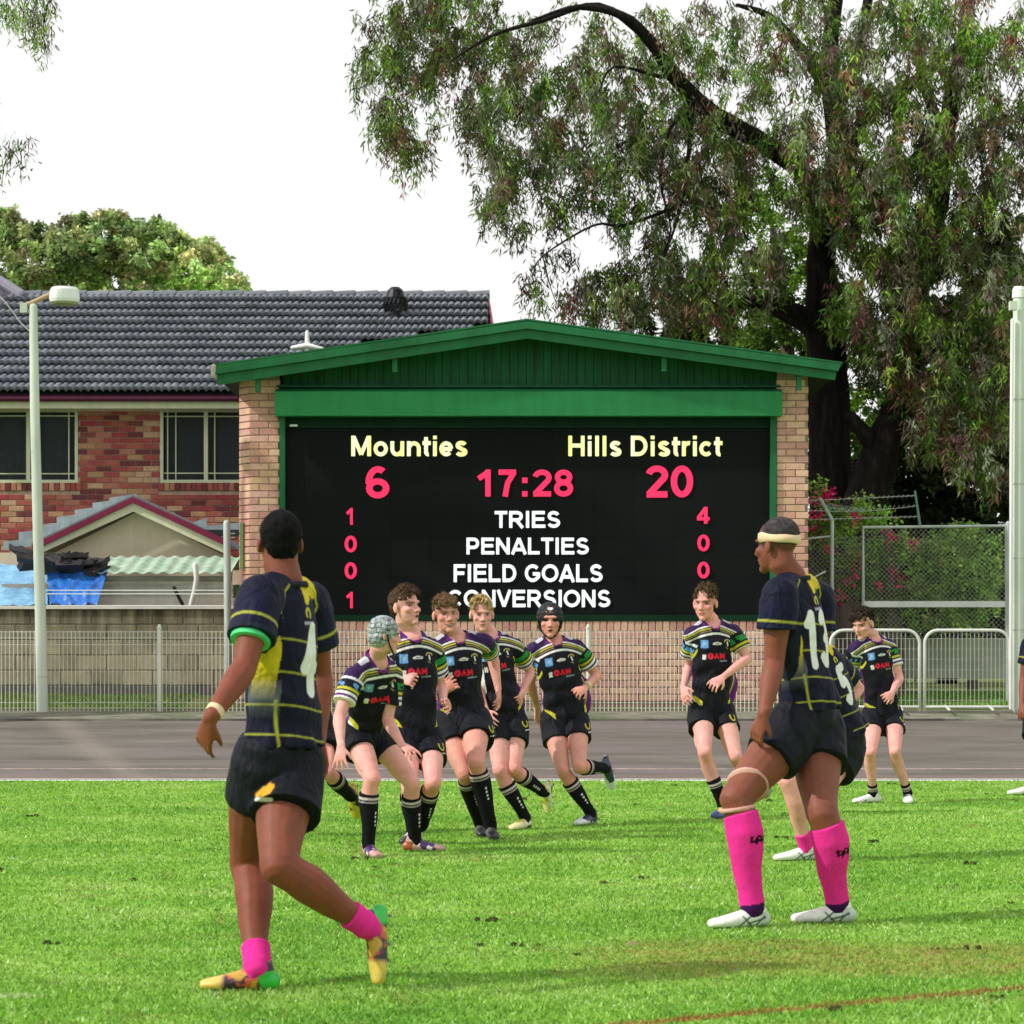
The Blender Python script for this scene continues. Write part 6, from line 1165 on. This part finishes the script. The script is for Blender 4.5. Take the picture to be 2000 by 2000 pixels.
# boy running right of the scoreboard text
people.append(dict(tw_, tail=[(1424,1334,.12,.075,.17)], label="brown haired boy jogging in front of the screen edge, left of player 13", D=20.3, k=1.04, mus=.90, build=.93, face=1, skin=PALE, pelvis=(1388,1374), hipA=(1368,1394,-.03), hipB=(1410,1394,.04), neck=(1388,1211,0), shA=(1352,1240,-.06), shB=(1432,1236,.06),
    elA=(1346,1302,'+'), wrA=(1334,1344,'-'), hdA=(1342,1375,'-'), curlA=24, elB=(1460,1286,'-.05'), wrB=(1410,1324,'-.22'), hdB=(1386,1340,'-'), curlB=40, pnB=(0,.8,-.6), knA=(1376,1470,'-'), anA=(1412,1570,'+'), toA=(1396,1598,'-'), knB=(1436,1478,'-'), anB=(1484,1532,'+'), toB=(1498,1552,'+'), plantB=False,
    head=(1377,1178,-.05), look=(-.38,-1,-.10), hair='wavy', hairc=(.085,.052,.032), lift=.022, sweep=-.02, sock=.50, bootp=boots((.05,.07,.24), None, None, ((.55,.45,.05),), 6), short=.40))
# boy at the back right
people.append(dict(tw_, label="dark haired boy looking down in short black socks and white boots, by the barriers", D=22.2, k=.97, build=.90, leg=.93, face=1, skin=PALE, pelvis=(1722,1384), hipA=(1704,1402,-.02), hipB=(1744,1402,.03), neck=(1704,1241,0), shA=(1672,1266,-.05), shB=(1734,1262,.07),
    elA=(1654,1320,'+'), wrA=(1652,1372,'-'), hdA=(1655,1400,'-'), elB=(1757,1324,'-.05'), wrB=(1742,1354,'-.2'), hdB=(1726,1366,'-'), curlB=60, pnB=(-.3,.8,-.4), knA=(1700,1470,'-'), anA=(1705,1552,'+'), toA=(1668,1562,'-'), knB=(1748,1468,'-'), anB=(1773,1548,'+'), toB=(1774,1570,'-'),
    head=(1686,1218,-.07), look=(-.62,-.75,-.30), hair='fringe', hairc=(.035,.022,.018), sweep=-.02, sock=.78, bootp=boots((.80,.80,.78), None, None, ((.25,.28,.35),), 3), short=.38))
# crouching opponent half hidden behind 13
people.append(dict(label="stooping navy player numbered 5 mostly hidden behind player 13, pink ankle sock", D=15.9, k=1.0, mus=1.0, build=1.08, leg=1.02, face=-1, skin=PALE, pelvis=(1652,1432,.10), hipA=(1620,1452,.0), hipB=(1658,1462,.16), neck=(1590,1262,-.02), shA=(1570,1300,-.14), shB=(1632,1296,.16),
    elA=(1548,1370,'-'), wrA=(1540,1430,'-'), hdA=(1540,1470,'-'), elB=(1676,1345,'+'), wrB=(1640,1390,'-'), hdB=(1620,1410,'-'), curlB=50, knA=(1538,1526,'-'), anA=(1574,1648,'+'), toA=(1515,1674,'-'), knB=(1600,1550,'-'), anB=(1640,1640,'+'), toB=(1600,1672,'-'),
    head=(1560,1222,-.05), look=(-1,.1,-.1), hair='wavy', hairc=(.07,.04,.025), kit=kit_black("5", 0), vox=.006, slv=.62, hem=-.02, short=.48, shr=1.10, sockA=.80, sockB=.80, sockp=pink_sock(False), bootp=boots_white))
# player hidden behind the left man
people.append(dict(label="dark kitted runner hidden behind the big left player, only red and yellow boot showing", D=18.2, k=1.0, mus=.95, build=.95, leg=.95, face=-1, skin=TAN, pelvis=(606,1404), hipA=(590,1424,-.02), hipB=(628,1424,.03), neck=(584,1262,0), shA=(556,1282,-.06), shB=(622,1280,.06),
    elA=(556,1350,'+'), wrA=(560,1400,'-'), hdA=(562,1430,'-'), elB=(622,1345,'+'), wrB=(610,1392,'-'), hdB=(606,1410,'-'), curlB=50, knA=(590,1520,'-'), anA=(575,1610,'+'), toA=(545,1625,'-'), knB=(640,1510,'-'), anB=(684,1555,'+'), toB=(696,1596,'+'), plantB=False,
    head=(572,1216,-.02), look=(-.6,.7,0), hair='crop', hairc=(.02,.015,.012), kit=kit_black("1", 0), vox=.0075, slv=.6, short=.46, sockp=teen_sock, bootp=boots((.62,.50,.05), None, None, ((.5,.04,.03), (.02,.02,.03)), 7)))
# player cut off at the right edge
people.append(dict(label="player cut off at the right edge, only forearm, pink sock and boot visible", D=23.4, k=1.02, mus=1.0, build=1.0, leg=1.0, face=-1, skin=BROWN2, pelvis=(2044,1384), hipA=(2024,1402,-.04), hipB=(2062,1402,.06), neck=(2040,1240,0), shA=(2010,1260,-.08), shB=(2068,1260,.08),
    elA=(2000,1328,'-'), wrA=(1996,1376,'-'), hdA=(1993,1408,'-'), curlA=30, elB=(2082,1320,'+'), wrB=(2084,1380,'-'), hdB=(2084,1410,'-'), knA=(2018,1482,'-'), anA=(2013,1562,'+'), toA=(1988,1574,'-'), knB=(2068,1484,'-'), anB=(2072,1568,'+'), toB=(2048,1580,'-'),
    head=(2030,1200,0), look=(-.9,.3,0), hair='buzz', hairc=(.03,.02,.02), kit=kit_black("2", 0) if '2' in GL else kit_black("1", 0), vox=.0085, slv=.55, sock=.12, sockp=pink_sock(False), bootp=boots_white))
for i, sp_ in enumerate(people):
    P_.hem = (W(*sp_['neck'][:2], sp_['D'])-W(*sp_['pelvis'][:2], sp_['D'])).length/sp_['k']*(1-sp_.get('hem', -.09))
    person(sp_)
# scrap of paper on the turf
p = W(1233, 1856, F*CH/(1856-HY)); g = Geo(); g.add([p+Vector((-.02,0,.03)), p+Vector((.0,-.015,.045)), p+Vector((.028,0,.03)), p+Vector((.004,.02,.036)), p+Vector((.0,0,.02))], [(0,1,3),(1,2,3),(0,4,1),(1,4,2)])
tag(part("paper_scrap", g, simple("pink_paper", (.75,.55,.52), .7, .1), loc=tuple(p)), "small crumpled pale pink scrap of paper on the turf", "litter")
bpy.data.scenes.remove(TS)
